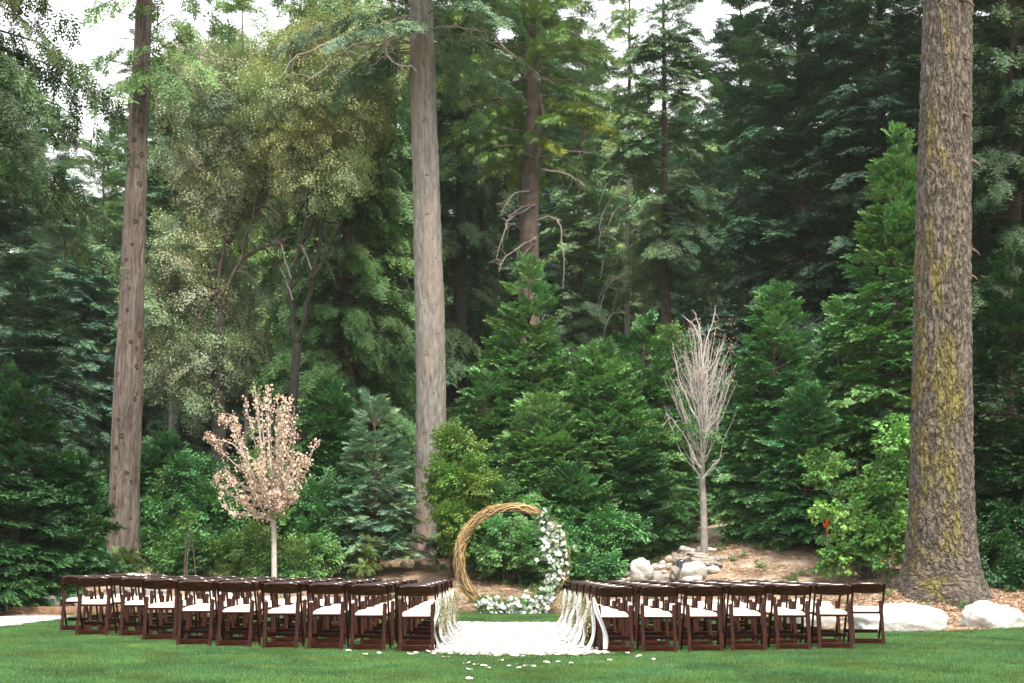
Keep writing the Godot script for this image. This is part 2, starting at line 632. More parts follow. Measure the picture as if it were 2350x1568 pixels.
func dead_branch(called: String, parent: Node3D, pts: Array, r0: float, material: Material, twigs := 0, seed_ := 1) -> void:
	var r := RandomNumberGenerator.new()
	r.seed = seed_
	var mb := MB.new()
	var kk := PackedVector3Array(pts)
	var len := 0.0
	for k in range(1, kk.size()): len += kk[k].distance_to(kk[k - 1])
	var crooked := []
	for k in 13:
		var j := 0.0 if k == 0 else len * 0.012
		crooked.append(path_at(kk, k / 12.0) + Vector3(r.randf_range(-j, j), r.randf_range(-j, j), r.randf_range(-j, j)))
	limb(mb, crooked, r0, r0 * 0.22, 6, 16)
	for k in twigs:
		var t := r.randf_range(0.3, 0.95)
		var p := path_at(PackedVector3Array(pts), t)
		var l := r.randf_range(0.25, 0.7) * r0 * 22.0
		var v := Vector3(r.randf_range(-1, 1), r.randf_range(-1.1, 0.5), r.randf_range(-0.6, 0.6)).normalized()
		limb(mb, [p, p + v * l * 0.5 + Vector3(0, 0.05, 0), p + v * l + Vector3(0, -0.1 * l, 0)], r0 * 0.35, r0 * 0.1, 4, 5)
	part(called, mb.mesh(), material, parent)

# ---------------------------------------------------------------- stones
func rock_mesh(size: Vector3, seed_: int, rough: float, square := 0.0, su := 22, sv := 14) -> ArrayMesh:
	var n := FastNoiseLite.new()
	n.seed = seed_
	n.frequency = 1.0
	n.fractal_octaves = 4
	n.noise_type = FastNoiseLite.TYPE_SIMPLEX_SMOOTH
	var mb := MB.new()
	var shape := func(a: float, b: float) -> Vector3:
		var q := Vector3(cos(b) * sin(a), sin(b), cos(b) * cos(a))
		if square > 0.0:
			var m := maxf(absf(q.x), maxf(absf(q.y), absf(q.z)))
			q = q.lerp(q / m * 0.8, square)
		var k := 1.0 + rough * (n.get_noise_3d(q.x * 1.1, q.y * 1.1, q.z * 1.1) * 1.1 + 0.3 * n.get_noise_3d(q.x * 3.5 + 5.0, q.y * 3.5, q.z * 3.5))
		return q * k * size * 0.5
	var top := mb.vert(shape.call(0.0, PI / 2))
	var bottom := mb.vert(shape.call(0.0, -PI / 2))
	for j in range(1, sv):
		for k in su:
			mb.vert(shape.call(TAU * k / su, PI / 2 - PI * j / sv))
	for k in su:
		var k2 := (k + 1) % su
		mb.tri(top, 2 + k, 2 + k2)
		mb.tri(bottom, 2 + (sv - 2) * su + k2, 2 + (sv - 2) * su + k)
		for j in sv - 2:
			var a := 2 + j * su
			mb.quad(a + k, a + su + k, a + su + k2, a + k2)
	return mb.mesh()

func rock(called: String, label: String, category: String, at: Vector3, size: Vector3, seed_: int, material: Material, rough := 0.35, square := 0.0, turn := Vector3.ZERO, group := "", su := 22, sv := 14) -> void:
	var o := part(called, rock_mesh(size, seed_, rough, square, su, sv), material, self, Transform3D(Basis.from_euler(turn), at))
	tag(o, label, category, group)

# ---------------------------------------------------------------- folding chair, facing -z, 0.45 wide and 0.785 high
func make_chair() -> Node3D:
	var t := thing("folding_chair", "", "folding chair", Vector3.ZERO, 0.0, "folding chairs set out in rows")
	var wood: Material = mat.chair_wood
	var foot_f := Vector3(0, 0.0, -0.145)
	var top := Vector3(0, 0.785, 0.165)
	for s in [-1.0, 1.0]:
		var mb := MB.new()
		var x := Vector3(s * 0.222, 0, 0)
		bar(mb, foot_f + x, top + x, Vector3.RIGHT, 0.021, 0.040, 0.004)
		part("back_post", mb.mesh(), wood, t)
	for s in [-1.0, 1.0]:
		# flat rear leg, waisted, with a rounded top
		var mb := MB.new()
		var a := Vector3(s * 0.186, 0.0, 0.255)
		var b := Vector3(s * 0.186, 0.585, 0.080)
		var y := (b - a).normalized()
		var z := Vector3.RIGHT.cross(y)
		var prof := []
		for k in 12:
			var u := k / 11.0
			prof.append([u * 0.93, 0.0245 - 0.004 * sin(PI * clampf(u * 1.15, 0.0, 1.0))])
		for k in 5:
			var g := (k + 1) / 5.0 * PI / 2
			prof.append([0.93 + 0.037 * sin(g), 0.0235 * cos(g) + 0.001])
		var len := (b - a).length()
		for zz in [-0.011, -0.007, 0.007, 0.011]:
			for q in prof:
				for xs in [-1.0, 1.0]:
					var hw: float = q[1] - (0.003 if absf(zz) > 0.008 else 0.0)
					mb.vert(a + y * (q[0] * len) + Vector3.RIGHT * (xs * hw) + z * zz, Vector2(xs * hw, q[0] * len))
		var n := prof.size()
		var id := func(l: int, k: int, xs: int) -> int: return (l * n + k) * 2 + xs
		for k in n - 1:
			mb.quad(id.call(3, k, 0), id.call(3, k, 1), id.call(3, k + 1, 1), id.call(3, k + 1, 0))
			mb.quad(id.call(0, k, 1), id.call(0, k, 0), id.call(0, k + 1, 0), id.call(0, k + 1, 1))
			for l in 3:
				mb.quad(id.call(l, k, 1), id.call(l, k + 1, 1), id.call(l + 1, k + 1, 1), id.call(l + 1, k, 1))
				mb.quad(id.call(l, k, 0), id.call(l + 1, k, 0), id.call(l + 1, k + 1, 0), id.call(l, k + 1, 0))
		part("rear_leg", mb.mesh(), wood, t)
	# crest rail: a bent board, bowed upwards in the middle
	var cr := MB.new()
	var slope := (top - foot_f).normalized()
	var back := Vector3.RIGHT.cross(slope)
	var m := 16
	for k in m + 1:
		var u := lerpf(-1.0, 1.0, float(k) / m)
		var bow := 1.0 - u * u
		var flat := ss(0.0, 0.8, bow)
		var c := foot_f + slope * 0.845 + Vector3(u * 0.2105, 0, 0) + back * (0.026 * bow + 0.004)
		var hi := -0.012 + 0.026 * flat
		var lo := -0.122 - 0.004 * flat
		for q in [[lo + 0.004, -0.012], [lo, -0.008], [lo, 0.008], [lo + 0.004, 0.012], [hi - 0.018, 0.012], [hi - 0.011, 0.009], [hi - 0.002, 0.001], [hi, -0.006], [hi - 0.005, -0.012]]:
			cr.vert(c + slope * q[0] + back * q[1], Vector2(q[0], u * 0.21))
	for k in m:
		for q in 9:
			var q2 := (q + 1) % 9
			cr.quad(k * 9 + q, (k + 1) * 9 + q, (k + 1) * 9 + q2, k * 9 + q2)
	for q in range(1, 8):
		cr.tri(0, q, q + 1)
		cr.tri(m * 9, m * 9 + q + 1, m * 9 + q)
	part("crest_rail", cr.mesh(), mat.chair_rail, t)
	# seat: a dark frame and a padded ivory cushion
	var sf := MB.new()
	box(sf, Transform3D(Basis.from_euler(Vector3(0.04, 0, 0)), Vector3(0, 0.418, -0.055)), Vector3(0.396, 0.026, 0.38), 0.004)
	var seat := part("seat", sf.mesh(), wood, t)
	var cu := MB.new()
	var nx := 10
	var b0 := Basis.from_euler(Vector3(0.04, 0, 0))
	for j in nx + 1:
		for k in nx + 1:
			var x := lerpf(-1, 1, float(k) / nx)
			var z := lerpf(-1, 1, float(j) / nx)
			var rim := (1.0 - pow(absf(x), 6.0)) * (1.0 - pow(absf(z), 6.0))
			cu.vert(Vector3(0, 0.432, -0.055) + b0 * Vector3(x * (0.178 + 0.008 * rim), 0.010 + 0.034 * sqrt(rim), z * (0.172 + 0.008 * rim)))
	var ring := []
	for j in nx:
		for k in nx:
			var a := j * (nx + 1) + k
			cu.quad(a, a + nx + 1, a + nx + 2, a + 1)
	for k in nx: ring.append(k)
	for k in nx: ring.append(k * (nx + 1) + nx)
	for k in nx: ring.append(nx * (nx + 1) + nx - k)
	for k in nx: ring.append((nx - k) * (nx + 1))
	var low := cu.v.size()
	for k in ring: cu.vert(cu.v[k] + b0 * Vector3(0, -0.010, 0))
	for k in ring.size():
		var k2 := (k + 1) % ring.size()
		cu.quad(ring[k], ring[k2], low + k2, low + k)
	part("cushion", cu.mesh(), mat.cushion, seat)
	var fs := MB.new()
	bar(fs, Vector3(-0.211, 0.165, -0.12), Vector3(0.211, 0.165, -0.12), Vector3.UP, 0.045, 0.02, 0.003)
	part("front_stretcher", fs.mesh(), wood, t)
	var rs := MB.new()
	bar(rs, Vector3(-0.162, 0.062, 0.234), Vector3(0.162, 0.062, 0.234), Vector3.UP, 0.062, 0.018, 0.003)
	part("rear_stretcher", rs.mesh(), wood, t)
	return t

func copy(o: Node3D) -> Node3D:
	var c: Node3D = o.duplicate()
	c.name = numbered(String(o.name))
	add_child(c)
	return c

# ribbon: a long cloth strip along a curve
func ribbon_mesh(pts: Array, w: float, face: Vector3, twist: float) -> ArrayMesh:
	var mb := MB.new()
	var k := PackedVector3Array(pts)
	var n := 40
	for j in n + 1:
		var t := float(j) / n
		var p := path_at(k, t)
		var tan := (path_at(k, minf(t + 0.02, 1.0)) - path_at(k, maxf(t - 0.02, 0.0))).normalized()
		var side := tan.cross(face).normalized().rotated(tan, twist * sin(t * 4.0))
		var ww := w * (0.45 + 0.55 * ss(0.0, 0.25, t))
		for q in 7:
			var u := q / 6.0 - 0.5
			var out := tan.cross(side)
			mb.vert(p + side * (u * ww) + out * (0.010 * sin(u * 9.0 + t * 5.0)), Vector2(u, t))
	for j in n:
		for q in 6:
			var a := j * 7 + q
			mb.quad(a, a + 1, a + 8, a + 7)
	return mb.mesh()

func blossom_mesh(seed_: int, petals: int, open: float) -> ArrayMesh:
	var r := RandomNumberGenerator.new()
	r.seed = seed_
	var mb := MB.new()
	for ring in 2:
		for k in petals:
			var a := TAU * (k + 0.5 * ring) / petals + r.randf_range(-0.15, 0.15)
			var o := Vector3(cos(a), 0, sin(a))
			var up := lerpf(0.9, 0.25, open) if ring == 0 else 1.2
			var l := (1.0 if ring == 0 else 0.62) * r.randf_range(0.85, 1.1) * 0.5
			var dir := (o + Vector3.UP * up).normalized()
			var side := Vector3.UP.cross(o).normalized()
			var b := mb.vert(o * 0.04)
			var m1 := mb.vert(o * 0.04 + dir * l * 0.6 + side * l * 0.42)
			var m2 := mb.vert(o * 0.04 + dir * l * 0.6 - side * l * 0.42)
			var e := mb.vert(o * 0.04 + (dir + o * 0.5).normalized() * l)
			var c := mb.vert(o * 0.04 + dir * l * 0.55 - Vector3.UP.cross(side) * 0.0 - dir.cross(side) * l * 0.12)
			mb.tri(b, c, m1); mb.tri(b, m2, c); mb.tri(c, e, m1); mb.tri(c, m2, e)
	return mb.mesh()

# ---------------------------------------------------------------- the scene
func _ready() -> void:
	rng.seed = 11
	nz.seed = 5
	nz.frequency = 0.02
	nz.fractal_octaves = 4
	# camera: level, with the lens shifted up
	var cam := Camera3D.new()
	cam.name = "camera"
	cam.projection = Camera3D.PROJECTION_FRUSTUM
	cam.near = 0.05
	cam.far = 2000.0
	cam.size = cam.near * 1568.0 / FOC
	cam.frustum_offset = Vector2(0, cam.near * (HOR - 784.0) / FOC)
	cam.position = Vector3(0, CAM_H, 0)
	add_child(cam)
	cam.current = true
	var attr := CameraAttributesPhysical.new()
	attr.frustum_focus_distance = 13.6
	attr.frustum_focal_length = 40.0
	attr.exposure_aperture = 2.4
	# bright, even overcast
	var env := Environment.new()
	env.background_mode = Environment.BG_SKY
	var sky := Sky.new()
	var sm := ProceduralSkyMaterial.new()
	# an overcast sky: about three times as bright overhead as near the horizon
	sm.sky_top_color = Color(0.97, 0.985, 1.0)
	sm.sky_horizon_color = Color(0.66, 0.66, 0.65)
	sm.sky_curve = 0.6
	sm.sky_energy_multiplier = 0.85
	sm.ground_bottom_color = Color(0.25, 0.27, 0.22)
	sm.ground_horizon_color = Color(0.5, 0.5, 0.46)
	sm.sun_angle_max = 1.0
	sky.sky_material = sm
	env.sky = sky
	env.tonemap_mode = Environment.TONE_MAPPER_LINEAR
	env.tonemap_exposure = 5.6
	env.sdfgi_enabled = true
	env.ssao_enabled = true
	env.ssil_enabled = true
	env.fog_enabled = true
	env.fog_density = 0.00025
	env.fog_light_color = Color(0.93, 0.97, 0.93)
	var we := WorldEnvironment.new()
	we.name = "surroundings"
	we.environment = env
	we.camera_attributes = attr
	add_child(we)
	var sun := DirectionalLight3D.new()
	sun.name = "sun"
	sun.light_energy = 0.5
	sun.light_color = Color(1.0, 0.96, 0.9)
	sun.light_angular_distance = 10.0
	sun.shadow_enabled = true
	sun.rotation = Vector3(deg_to_rad(-58.0), deg_to_rad(24.0), 0)
	add_child(sun)

	make_materials()
	make_ground()
	make_trunks()
	make_forest()
	make_young_trees()
	make_shrubs()
	make_stones()
	make_chairs()
	make_aisle()
	make_ring()
	make_small_things()

func make_materials() -> void:
	var wood := std("chair_wood", Color(0.030, 0.011, 0.007), 0.22)
	wood.albedo_texture = grain_tex()
	wood.albedo_color = Color.WHITE
	wood.metallic_specular = 0.24
	wood.uv1_scale = Vector3(6, 1.6, 1)
	var rail: StandardMaterial3D = wood.duplicate()
	rail.resource_name = "chair_rail"
	rail.metallic_specular = 0.46
	rail.roughness = 0.2
	mat.chair_rail = rail
	var cushion := std("cushion", Color(0.58, 0.485, 0.41), 0.5)
	cushion.heightmap_enabled = false
	triplanar("bark_brown", noise_tex(0.02, 3, Color(0.045, 0.032, 0.026), Color(0.17, 0.125, 0.10), 256), 0.5, 0.95, height_tex(0.03, 4, 256), 2.0)
	triplanar("bark_dark", noise_tex(0.02, 13, Color(0.012, 0.010, 0.008), Color(0.045, 0.037, 0.030), 256), 0.5, 0.95, height_tex(0.03, 4, 256), 2.0)
	triplanar("bark_grey", noise_tex(0.02, 23, Color(0.12, 0.105, 0.095), Color(0.30, 0.27, 0.25), 256), 0.6, 0.95, height_tex(0.03, 4, 256), 1.0)
	triplanar("bark_pale", noise_tex(0.03, 33, Color(0.20, 0.175, 0.155), Color(0.40, 0.365, 0.335), 256), 1.0, 0.9)
	triplanar("bark_silver", noise_tex(0.03, 34, Color(0.27, 0.245, 0.225), Color(0.50, 0.465, 0.44), 256), 1.0, 0.9)
	std("dead_wood", Color(0.19, 0.165, 0.14), 0.95)
	std("knot", Color(0.030, 0.020, 0.016), 0.95)
	std("scar", Color(0.075, 0.055, 0.045), 0.95)
	triplanar("granite", noise_tex(0.012, 41, Color(0.26, 0.25, 0.23), Color(0.60, 0.585, 0.56), 512, 7), 0.7, 0.9, height_tex(0.03, 42), 1.2)
	triplanar("cobble_pale", noise_tex(0.012, 43, Color(0.40, 0.37, 0.33), Color(0.64, 0.61, 0.56), 256), 1.4, 0.85)
	triplanar("cobble_tan", noise_tex(0.012, 44, Color(0.22, 0.175, 0.13), Color(0.48, 0.41, 0.34), 256), 1.4, 0.85)
	triplanar("slate", noise_tex(0.02, 45, Color(0.10, 0.085, 0.075), Color(0.38, 0.33, 0.29), 256), 1.2, 0.85, height_tex(0.04, 46, 256), 1.5)
	triplanar("gap_shade_stone", noise_tex(0.02, 47, Color(0.012, 0.015, 0.022), Color(0.04, 0.05, 0.075), 256), 1.2, 0.12)  # bluish black that paints the shade of the fountain's recess
	triplanar("dirt", noise_tex(0.012, 51, Color(0.15, 0.105, 0.070), Color(0.46, 0.345, 0.255), 1024, 7), 0.22, 1.0, height_tex(0.05, 52), 3.0)
	triplanar("turf", noise_tex(0.02, 53, Color(0.022, 0.055, 0.018), Color(0.05, 0.11, 0.035), 512, 6), 0.8, 0.9)
	triplanar("concrete", noise_tex(0.03, 55, Color(0.42, 0.41, 0.39), Color(0.56, 0.55, 0.53), 256), 0.8, 0.9)
	triplanar("timber", noise_tex(0.02, 56, Color(0.11, 0.06, 0.035), Color(0.26, 0.16, 0.095), 256), 1.0, 0.9)
	foliage_mat("needles", 0.35)
	foliage_mat("leaves", 0.55, 0.45)
	foliage_mat("dry", 0.5, 0.8)
	foliage_mat("blades", 0.5, 0.5)
	var pt := foliage_mat("petal", 0.5, 0.7)
	pt.albedo_color = Color(0.97, 0.96, 0.95)
	var cl := std("ribbon", Color(0.42, 0.42, 0.42), 0.6)
	cl.backlight_enabled = true
	cl.backlight = Color(0.5, 0.5, 0.5)
	cl.cull_mode = BaseMaterial3D.CULL_DISABLED
	std("vine_tan", Color(0.37, 0.25, 0.125), 0.85)
	std("vine_gold", Color(0.31, 0.205, 0.062), 0.85)
	std("vine_dark", Color(0.16, 0.105, 0.055), 0.9)
	std("red_plastic", Color(0.60, 0.030, 0.015), 0.45)
	std("grey_pipe", Color(0.20, 0.20, 0.20), 0.5)
	std("black_hose", Color(0.012, 0.012, 0.013), 0.45)
	std("orange_flag", Color(0.65, 0.13, 0.02), 0.6)

func grain_tex() -> ImageTexture:
	var im := Image.create(256, 512, false, Image.FORMAT_RGB8)
	var n := FastNoiseLite.new()
	n.seed = 71
	n.frequency = 1.0
	n.fractal_octaves = 3
	for y in 512:
		for x in 256:
			var a := TAU * x / 256.0
			var g := clampf(0.5 + 0.9 * n.get_noise_3d(cos(a) * 4.0, y * 0.009, sin(a) * 4.0), 0.0, 1.0)
			im.set_pixel(x, y, Color(0.009, 0.0035, 0.0026).lerp(Color(0.062, 0.016, 0.0065), g * g).linear_to_srgb())
	return ImageTexture.create_from_image(im)

func make_ground() -> void:
	# forest floor: one sheet to the horizon
	var xs := PackedFloat32Array([-300, -200, -130, -90, -60, -40, -30, -24, -19, -16])
	var x := -14.0
	while x <= 14.0:
		xs.append(x); x += 0.28
	for k in [16, 19, 24, 30, 40, 60, 90, 130, 200, 300]: xs.append(k)
	var ds := PackedFloat32Array([-300, -200, -120, -60, -30, -10, 0, 8, 13])
	var d := 16.0
	while d <= 34.0:
		ds.append(d); d += 0.24
	for k in [36, 38, 41, 45, 50, 56, 64, 80, 110, 160, 230, 320]: ds.append(k)
	var mb := MB.new()
	for b in ds:
		for a in xs:
			mb.vert(Vector3(a, G(a, b), -b))
	var w := xs.size()
	for j in ds.size() - 1:
		for k in w - 1:
			var a := j * w + k
			mb.quad(a, a + 1, a + w + 1, a + w)
	tag(part("forest_floor_ground", mb.mesh(), mat.dirt, self), "tan dirt bank rising behind the lawn into the forest", "", "", "structure")
	# the lawn
	var lb := MB.new()
	var lx := PackedFloat32Array()
	x = -7.5
	while x <= 14.01:
		lx.append(x); x += 0.25
	var rows := 60
	for j in rows + 1:
		for a in lx:
			var t := float(j) / rows
			var b := lerpf(-14.0, edge_d(a) + 0.02 * sin(a * 9.0), 1.0 - pow(1.0 - t, 1.6))
			lb.vert(Vector3(a, lawn_h(a, b) + 0.004, -b))
	w = lx.size()
	for j in rows:
		for k in w - 1:
			var a := j * w + k
			lb.quad(a, a + 1, a + w + 1, a + w)
	tag(part("lawn", lb.mesh(), mat.turf, self), "short green lawn under the rows of chairs", "", "", "structure")
	# turf: tufts of blades all over what can be seen of it
	var tile := MB.new()
	for k in 900:
		var p := Vector3(rng.randf_range(-0.16, 0.16), 0, rng.randf_range(-0.16, 0.16))
		var a := rng.randf() * TAU
		var o := Vector3(cos(a), 0, sin(a))
		var h := rng.randf_range(0.014, 0.040)
		var tip := p + Vector3(rng.randf_range(-0.014, 0.014), h, rng.randf_range(-0.014, 0.014))
		var g := rng.randf_range(0.45, 1.5)
		var y := rng.randf()
		tile.col = Color((0.056 + 0.032 * y) * g, (0.146 + 0.010 * y) * g, (0.049 - 0.006 * y) * g)
		var i0 := tile.vert(p + o * 0.0034)
		var i1 := tile.vert(p - o * 0.0034)
		var i2 := tile.vert(tip)
		tile.tri(i0, i1, i2)
	var xf := []
	var co := []
	d = 9.2
	while d < 22.6:
		var half := 0.456 * d + 0.4
		x = -half
		while x < half:
			var px := x + rng.randf_range(-0.05, 0.05)
			var pd := d + rng.randf_range(-0.05, 0.05)
			if pd < edge_d(px) - 0.05 and px > -7.4:
				xf.append(Transform3D(Basis(Vector3.UP, PI / 2 * (rng.randi() % 4) + rng.randf_range(-0.3, 0.3)), Vector3(px, lawn_h(px, pd) + 0.003, -pd)))
				var v := 1.0 + 0.5 * nz.get_noise_2d(px * 30.0, pd * 30.0) + 0.45 * nz.get_noise_2d(px * 110.0, pd * 110.0)
				var yl := 1.0 + 0.35 * nz.get_noise_2d(px * 45.0 + 200.0, pd * 45.0)
				co.append(Color(v * yl, v, v * (2.0 - yl)))
			x += 0.25
		d += 0.25
	tag(many("grass", tile.mesh(), mat.blades, self, xf, co), "short green turf blades of the lawn", "", "", "stuff")
	# pale path at the left
	var pb := MB.new()
	box(pb, Transform3D(Basis.IDENTITY, Vector3(-12.0, 0.10, -12.0)), Vector3(9.0, 0.14, 15.4), 0.01)
	tag(part("path", pb.mesh(), mat.concrete, self), "pale concrete path at the left edge of the lawn", "", "", "structure")
	# litter: needles, twigs and dry grass on the bank
	var lit := MB.new()
	for k in 26:
		var p := Vector3(rng.randf_range(-0.16, 0.16), rng.randf_range(0.0, 0.025), rng.randf_range(-0.16, 0.16))
		var a := rng.randf() * TAU
		var g := rng.randf_range(0.5, 1.5)
		lit.col = Color(0.38 * g, 0.275 * g, 0.195 * g)
		lit.leaf(p, Vector3(cos(a), rng.randf_range(-0.15, 0.3), sin(a)).normalized(), Vector3(-sin(a), 0.2, cos(a)).normalized(), rng.randf_range(0.05, 0.16), rng.randf_range(0.006, 0.02))
	xf = []
	co = []
	for k in 9000:
		var px := rng.randf_range(-11.0, 12.0)
		var pd := edge_d(px) + 10.0 * pow(rng.randf(), 1.3)
		xf.append(Transform3D(Basis(Vector3.UP, rng.randf() * TAU), on_ground(px, pd, 0.005)))
		var v := rng.randf_range(0.6, 1.3)
		co.append(Color(v, v, v))
	tag(many("needle_litter", lit.mesh(), mat.dry, self, xf, co), "dry needles and twigs lying over the dirt bank", "", "", "stuff")
	# wood chips round the big trunk at the right
	var chip := MB.new()
	box(chip, Transform3D.IDENTITY, Vector3(0.05, 0.008, 0.022), 0.002)
	xf = []
	co = []
	while xf.size() < 9000:
		var px := 7.4 + rng.randfn() * 1.6
		var pd := 18.9 + rng.randfn() * 1.0
		if pd < edge_d(px) - 0.02 or pd > 22.0: continue
		xf.append(Transform3D(Basis.from_euler(Vector3(rng.randf_range(-0.5, 0.5), rng.randf() * TAU, rng.randf_range(-0.5, 0.5))).scaled(Vector3.ONE * rng.randf_range(0.6, 1.7)), on_ground(px, pd, rng.randf_range(0.004, 0.03))))
		var v := rng.randf_range(0.45, 1.25)
		co.append(Color(0.50 * v, 0.36 * v * rng.randf_range(0.8, 1.1), 0.25 * v))
	tag(many("wood_chips", chip.mesh(), mat.dry, self, xf, co), "tan wood chip mulch between the boulders and the big trunk", "", "", "stuff")

func make_trunks() -> void:
	# left: a tall, leaning, fibrous trunk with dark knots
	var rows := [[1310, 243, 321], [1250, 246, 319], [1120, 252, 319], [1000, 256, 323], [870, 262, 327], [750, 270, 329], [620, 277, 331], [500, 284, 334], [370, 291, 337], [250, 298, 341], [120, 306, 345], [0, 313, 349], [-160, 322, 356], [-420, 338, 366]]
	var d := 27.0
	var foot := G((282.0 - 1175.0) / FOC * d, d)
	var g := great_trunk(rows, d, foot, 56, 300, 0.026, 9.0, 0.6, 31, 0.12)
	var t := thing("conifer_tree", "tall leaning brown trunk dotted with dark knots, left of the chairs", "tree", Vector3.ZERO, 0.0)
	var tx := bark_images(384, 1400, 0.32, 18.0, 1, 91)
	var bm := std("bark_fibrous", Color.WHITE, 0.95)
	bm.albedo_texture = tx[0]
	bm.heightmap_enabled = true
	bm.heightmap_texture = tx[1]
	bm.heightmap_scale = 3.0
	var tr := part("trunk", g[0], bm, t)
	var knot := MB.new()
	for j in 7:
		for k in 10:
			var a := TAU * k / 10
			var q: Array = [[1.5, -0.3], [1.3, 0.22], [1.0, 0.42], [0.72, 0.40], [0.55, 0.18], [0.3, 0.08], [0.0, 0.05]][j]
			knot.vert(Vector3(cos(a) * q[0], sin(a) * q[0], q[1]))
	for j in 6:
		for k in 10:
			knot.quad(j * 10 + k, j * 10 + (k + 1) % 10, j * 10 + 10 + (k + 1) % 10, j * 10 + 10 + k)
	var km := knot.mesh()
	var spots := [[198, 352], [240, 356], [278, 351], [305, 343], [325, 350], [350, 333], [415, 343], [383, 352], [455, 347], [492, 336], [528, 350], [548, 338], [642, 317], [672, 319], [687, 317], [712, 327], [765, 320], [805, 303], [830, 309], [842, 330], [855, 341], [820, 346], [900, 341], [920, 296], [978, 337], [1030, 299], [1070, 308], [1098, 294], [1148, 291], [1160, 320], [1180, 329], [1195, 290], [1238, 287], [1258, 285], [1270, 328], [1285, 292], [1302, 296], [965, 341], [560, 309], [605, 331]]
	for s in spots:
		var y: float = s[0] * 0.938 + 0.0
		var px: float = s[1] * 0.94
		var c := P(px, y, d)
		var tt := clampf(inverse_lerp(g[1][0].y, g[1][g[1].size() - 1].y, c.y), 0.0, 1.0)
		# find the trunk's axis at that height
		for it in 12:
			var e: float = path_at(g[1], tt).y - c.y
			tt = clampf(tt - e / 19.0, 0.0, 1.0)
		var ax := path_at(g[1], tt)
		var r := path_at(g[2], tt).x
		var sx := clampf((c.x - ax.x) / r, -0.94, 0.94)
		var nrm := Vector3(sx, 0, sqrt(1.0 - sx * sx))
		var sz := rng.randf_range(0.026, 0.050)
		part("knot", km, mat.knot, tr, Transform3D(Basis.looking_at(-nrm, Vector3.UP).scaled(Vector3(sz, sz * rng.randf_range(0.9, 1.3), sz * 0.8)), ax + nrm * (r - 0.014)))
	# its first green boughs, high up
	var crown := conifer(Vector3(-8.7, foot, -27.0), {"H": 19.0, "y0": 11.6, "R": 1.9, "nb": 30, "sz": 0.62, "step": 0.34, "seed": 301, "tint": Color(0.95, 1.05, 0.75), "droop": 0.42, "hang": 0.6, "e0": -0.1, "pw": 0.5, "lean": 0.02})
	var lm := MB.new()
	for l in crown[2]:
		var h: Vector3 = l[1]
		limb(lm, [l[0], l[0] + h * l[2] * 0.5, l[0] + h * l[2] * 0.9 - Vector3(0, l[2] * 0.3, 0)], 0.02, 0.005, 4, 5)
	part("branches", lm.mesh(), mat.bark_brown, t).set_meta("kind", "stuff")
	many("crown", mesh_of("cedar"), mat.needles, t, crown[0], crown[1])

	# centre: the pale fir trunk
	rows = [[1292, 930, 1016], [1262, 942, 1006], [1200, 948, 1004], [1100, 951, 1012], [1000, 954, 1023], [850, 954, 1023], [700, 951, 1020], [550, 949, 1014], [400, 946, 1008], [250, 943, 1002], [120, 940, 998], [0, 939, 993], [-200, 938, 986], [-500, 940, 976]]
	d = 29.0
	foot = G((972.0 - 1175.0) / FOC * d, d)
	g = great_trunk(rows, d, foot, 56, 300, 0.022, 8.0, 1.2, 47, 0.20)
	t = thing("conifer_tree", "tall straight pale grey trunk rising in the middle behind the chairs", "tree")
	tx = bark_images(384, 1400, 0.36, 20.0, 2, 97)
	bm = std("bark_fir", Color.WHITE, 0.95)
	bm.albedo_texture = tx[0]
	bm.heightmap_enabled = true
	bm.heightmap_texture = tx[1]
	bm.heightmap_scale = 2.0
	tr = part("trunk", g[0], bm, t)
	var yy := 70.0
	while yy < 1010.0:
		# rings of old branch scars
		var n := rng.randi_range(1, 4)
		for k in n:
			var c := P(975.0, yy + rng.randf_range(-14, 14), d)
			var tt := 0.5
			for it in 14:
				tt = clampf(tt - (path_at(g[1], tt).y - c.y) / 20.0, 0.0, 1.0)
			var ax := path_at(g[1], tt)
			var r := path_at(g[2], tt).x
			var sx := clampf(lerpf(-0.9, 0.9, (k + rng.randf_range(0.1, 0.9)) / n), -0.95, 0.95)
			var nrm := Vector3(sx, 0, sqrt(1.0 - sx * sx))
			var sz := rng.randf_range(0.012, 0.022)
			part("branch_scar", km, mat.scar, tr, Transform3D(Basis.looking_at(-nrm, Vector3.UP).scaled(Vector3(sz * 1.5, sz * 0.8, sz * 0.8)), ax + nrm * (r - 0.014)))
		yy += rng.randf_range(30.0, 80.0)
	for b in [[[948, 40], [905, 45], [830, 75], [735, 105], [672, 140], [640, 185]], [[950, 35], [915, 70], [870, 95], [800, 110], [745, 150], [700, 190]], [[944, 100], [905, 88], [885, 118], [905, 145], [950, 152]], [[948, 150], [920, 152], [895, 130], [880, 105]], [[940, 60], [900, 100], [860, 105], [800, 100]], [[995, 65], [1040, 60], [1085, 68], [1120, 72]]]:
		var pts := []
		for q in b: pts.append(P(q[0], q[1], d - 0.4 - 0.5 * pts.size()))
		pts[0] = P(b[0][0] if b[0][0] < 960 else 985, b[0][1], d)
		dead_branch("branch", t, pts, 0.032, mat.dead_wood, 9, int(b[1][0]))
	crown = conifer(Vector3(-2.3, foot, -29.0), {"H": 24.0, "y0": 12.8, "R": 3.3, "nb": 90, "sz": 0.62, "step": 0.34, "seed": 302, "tint": Color(1.0, 1.1, 0.95), "droop": 0.30, "hang": 0.25, "e0": -0.1, "pw": 0.5, "top": 17.5})
	lm = MB.new()
	for l in crown[2]:
		var h: Vector3 = l[1]
		limb(lm, [l[0], l[0] + h * l[2] * 0.5, l[0] + h * l[2] * 0.9 - Vector3(0, l[2] * 0.2, 0)], 0.022, 0.005, 4, 5)
	part("branches", lm.mesh(), mat.bark_brown, t).set_meta("kind", "stuff")
	many("crown", mesh_of("fir"), mat.needles, t, crown[0], crown[1])

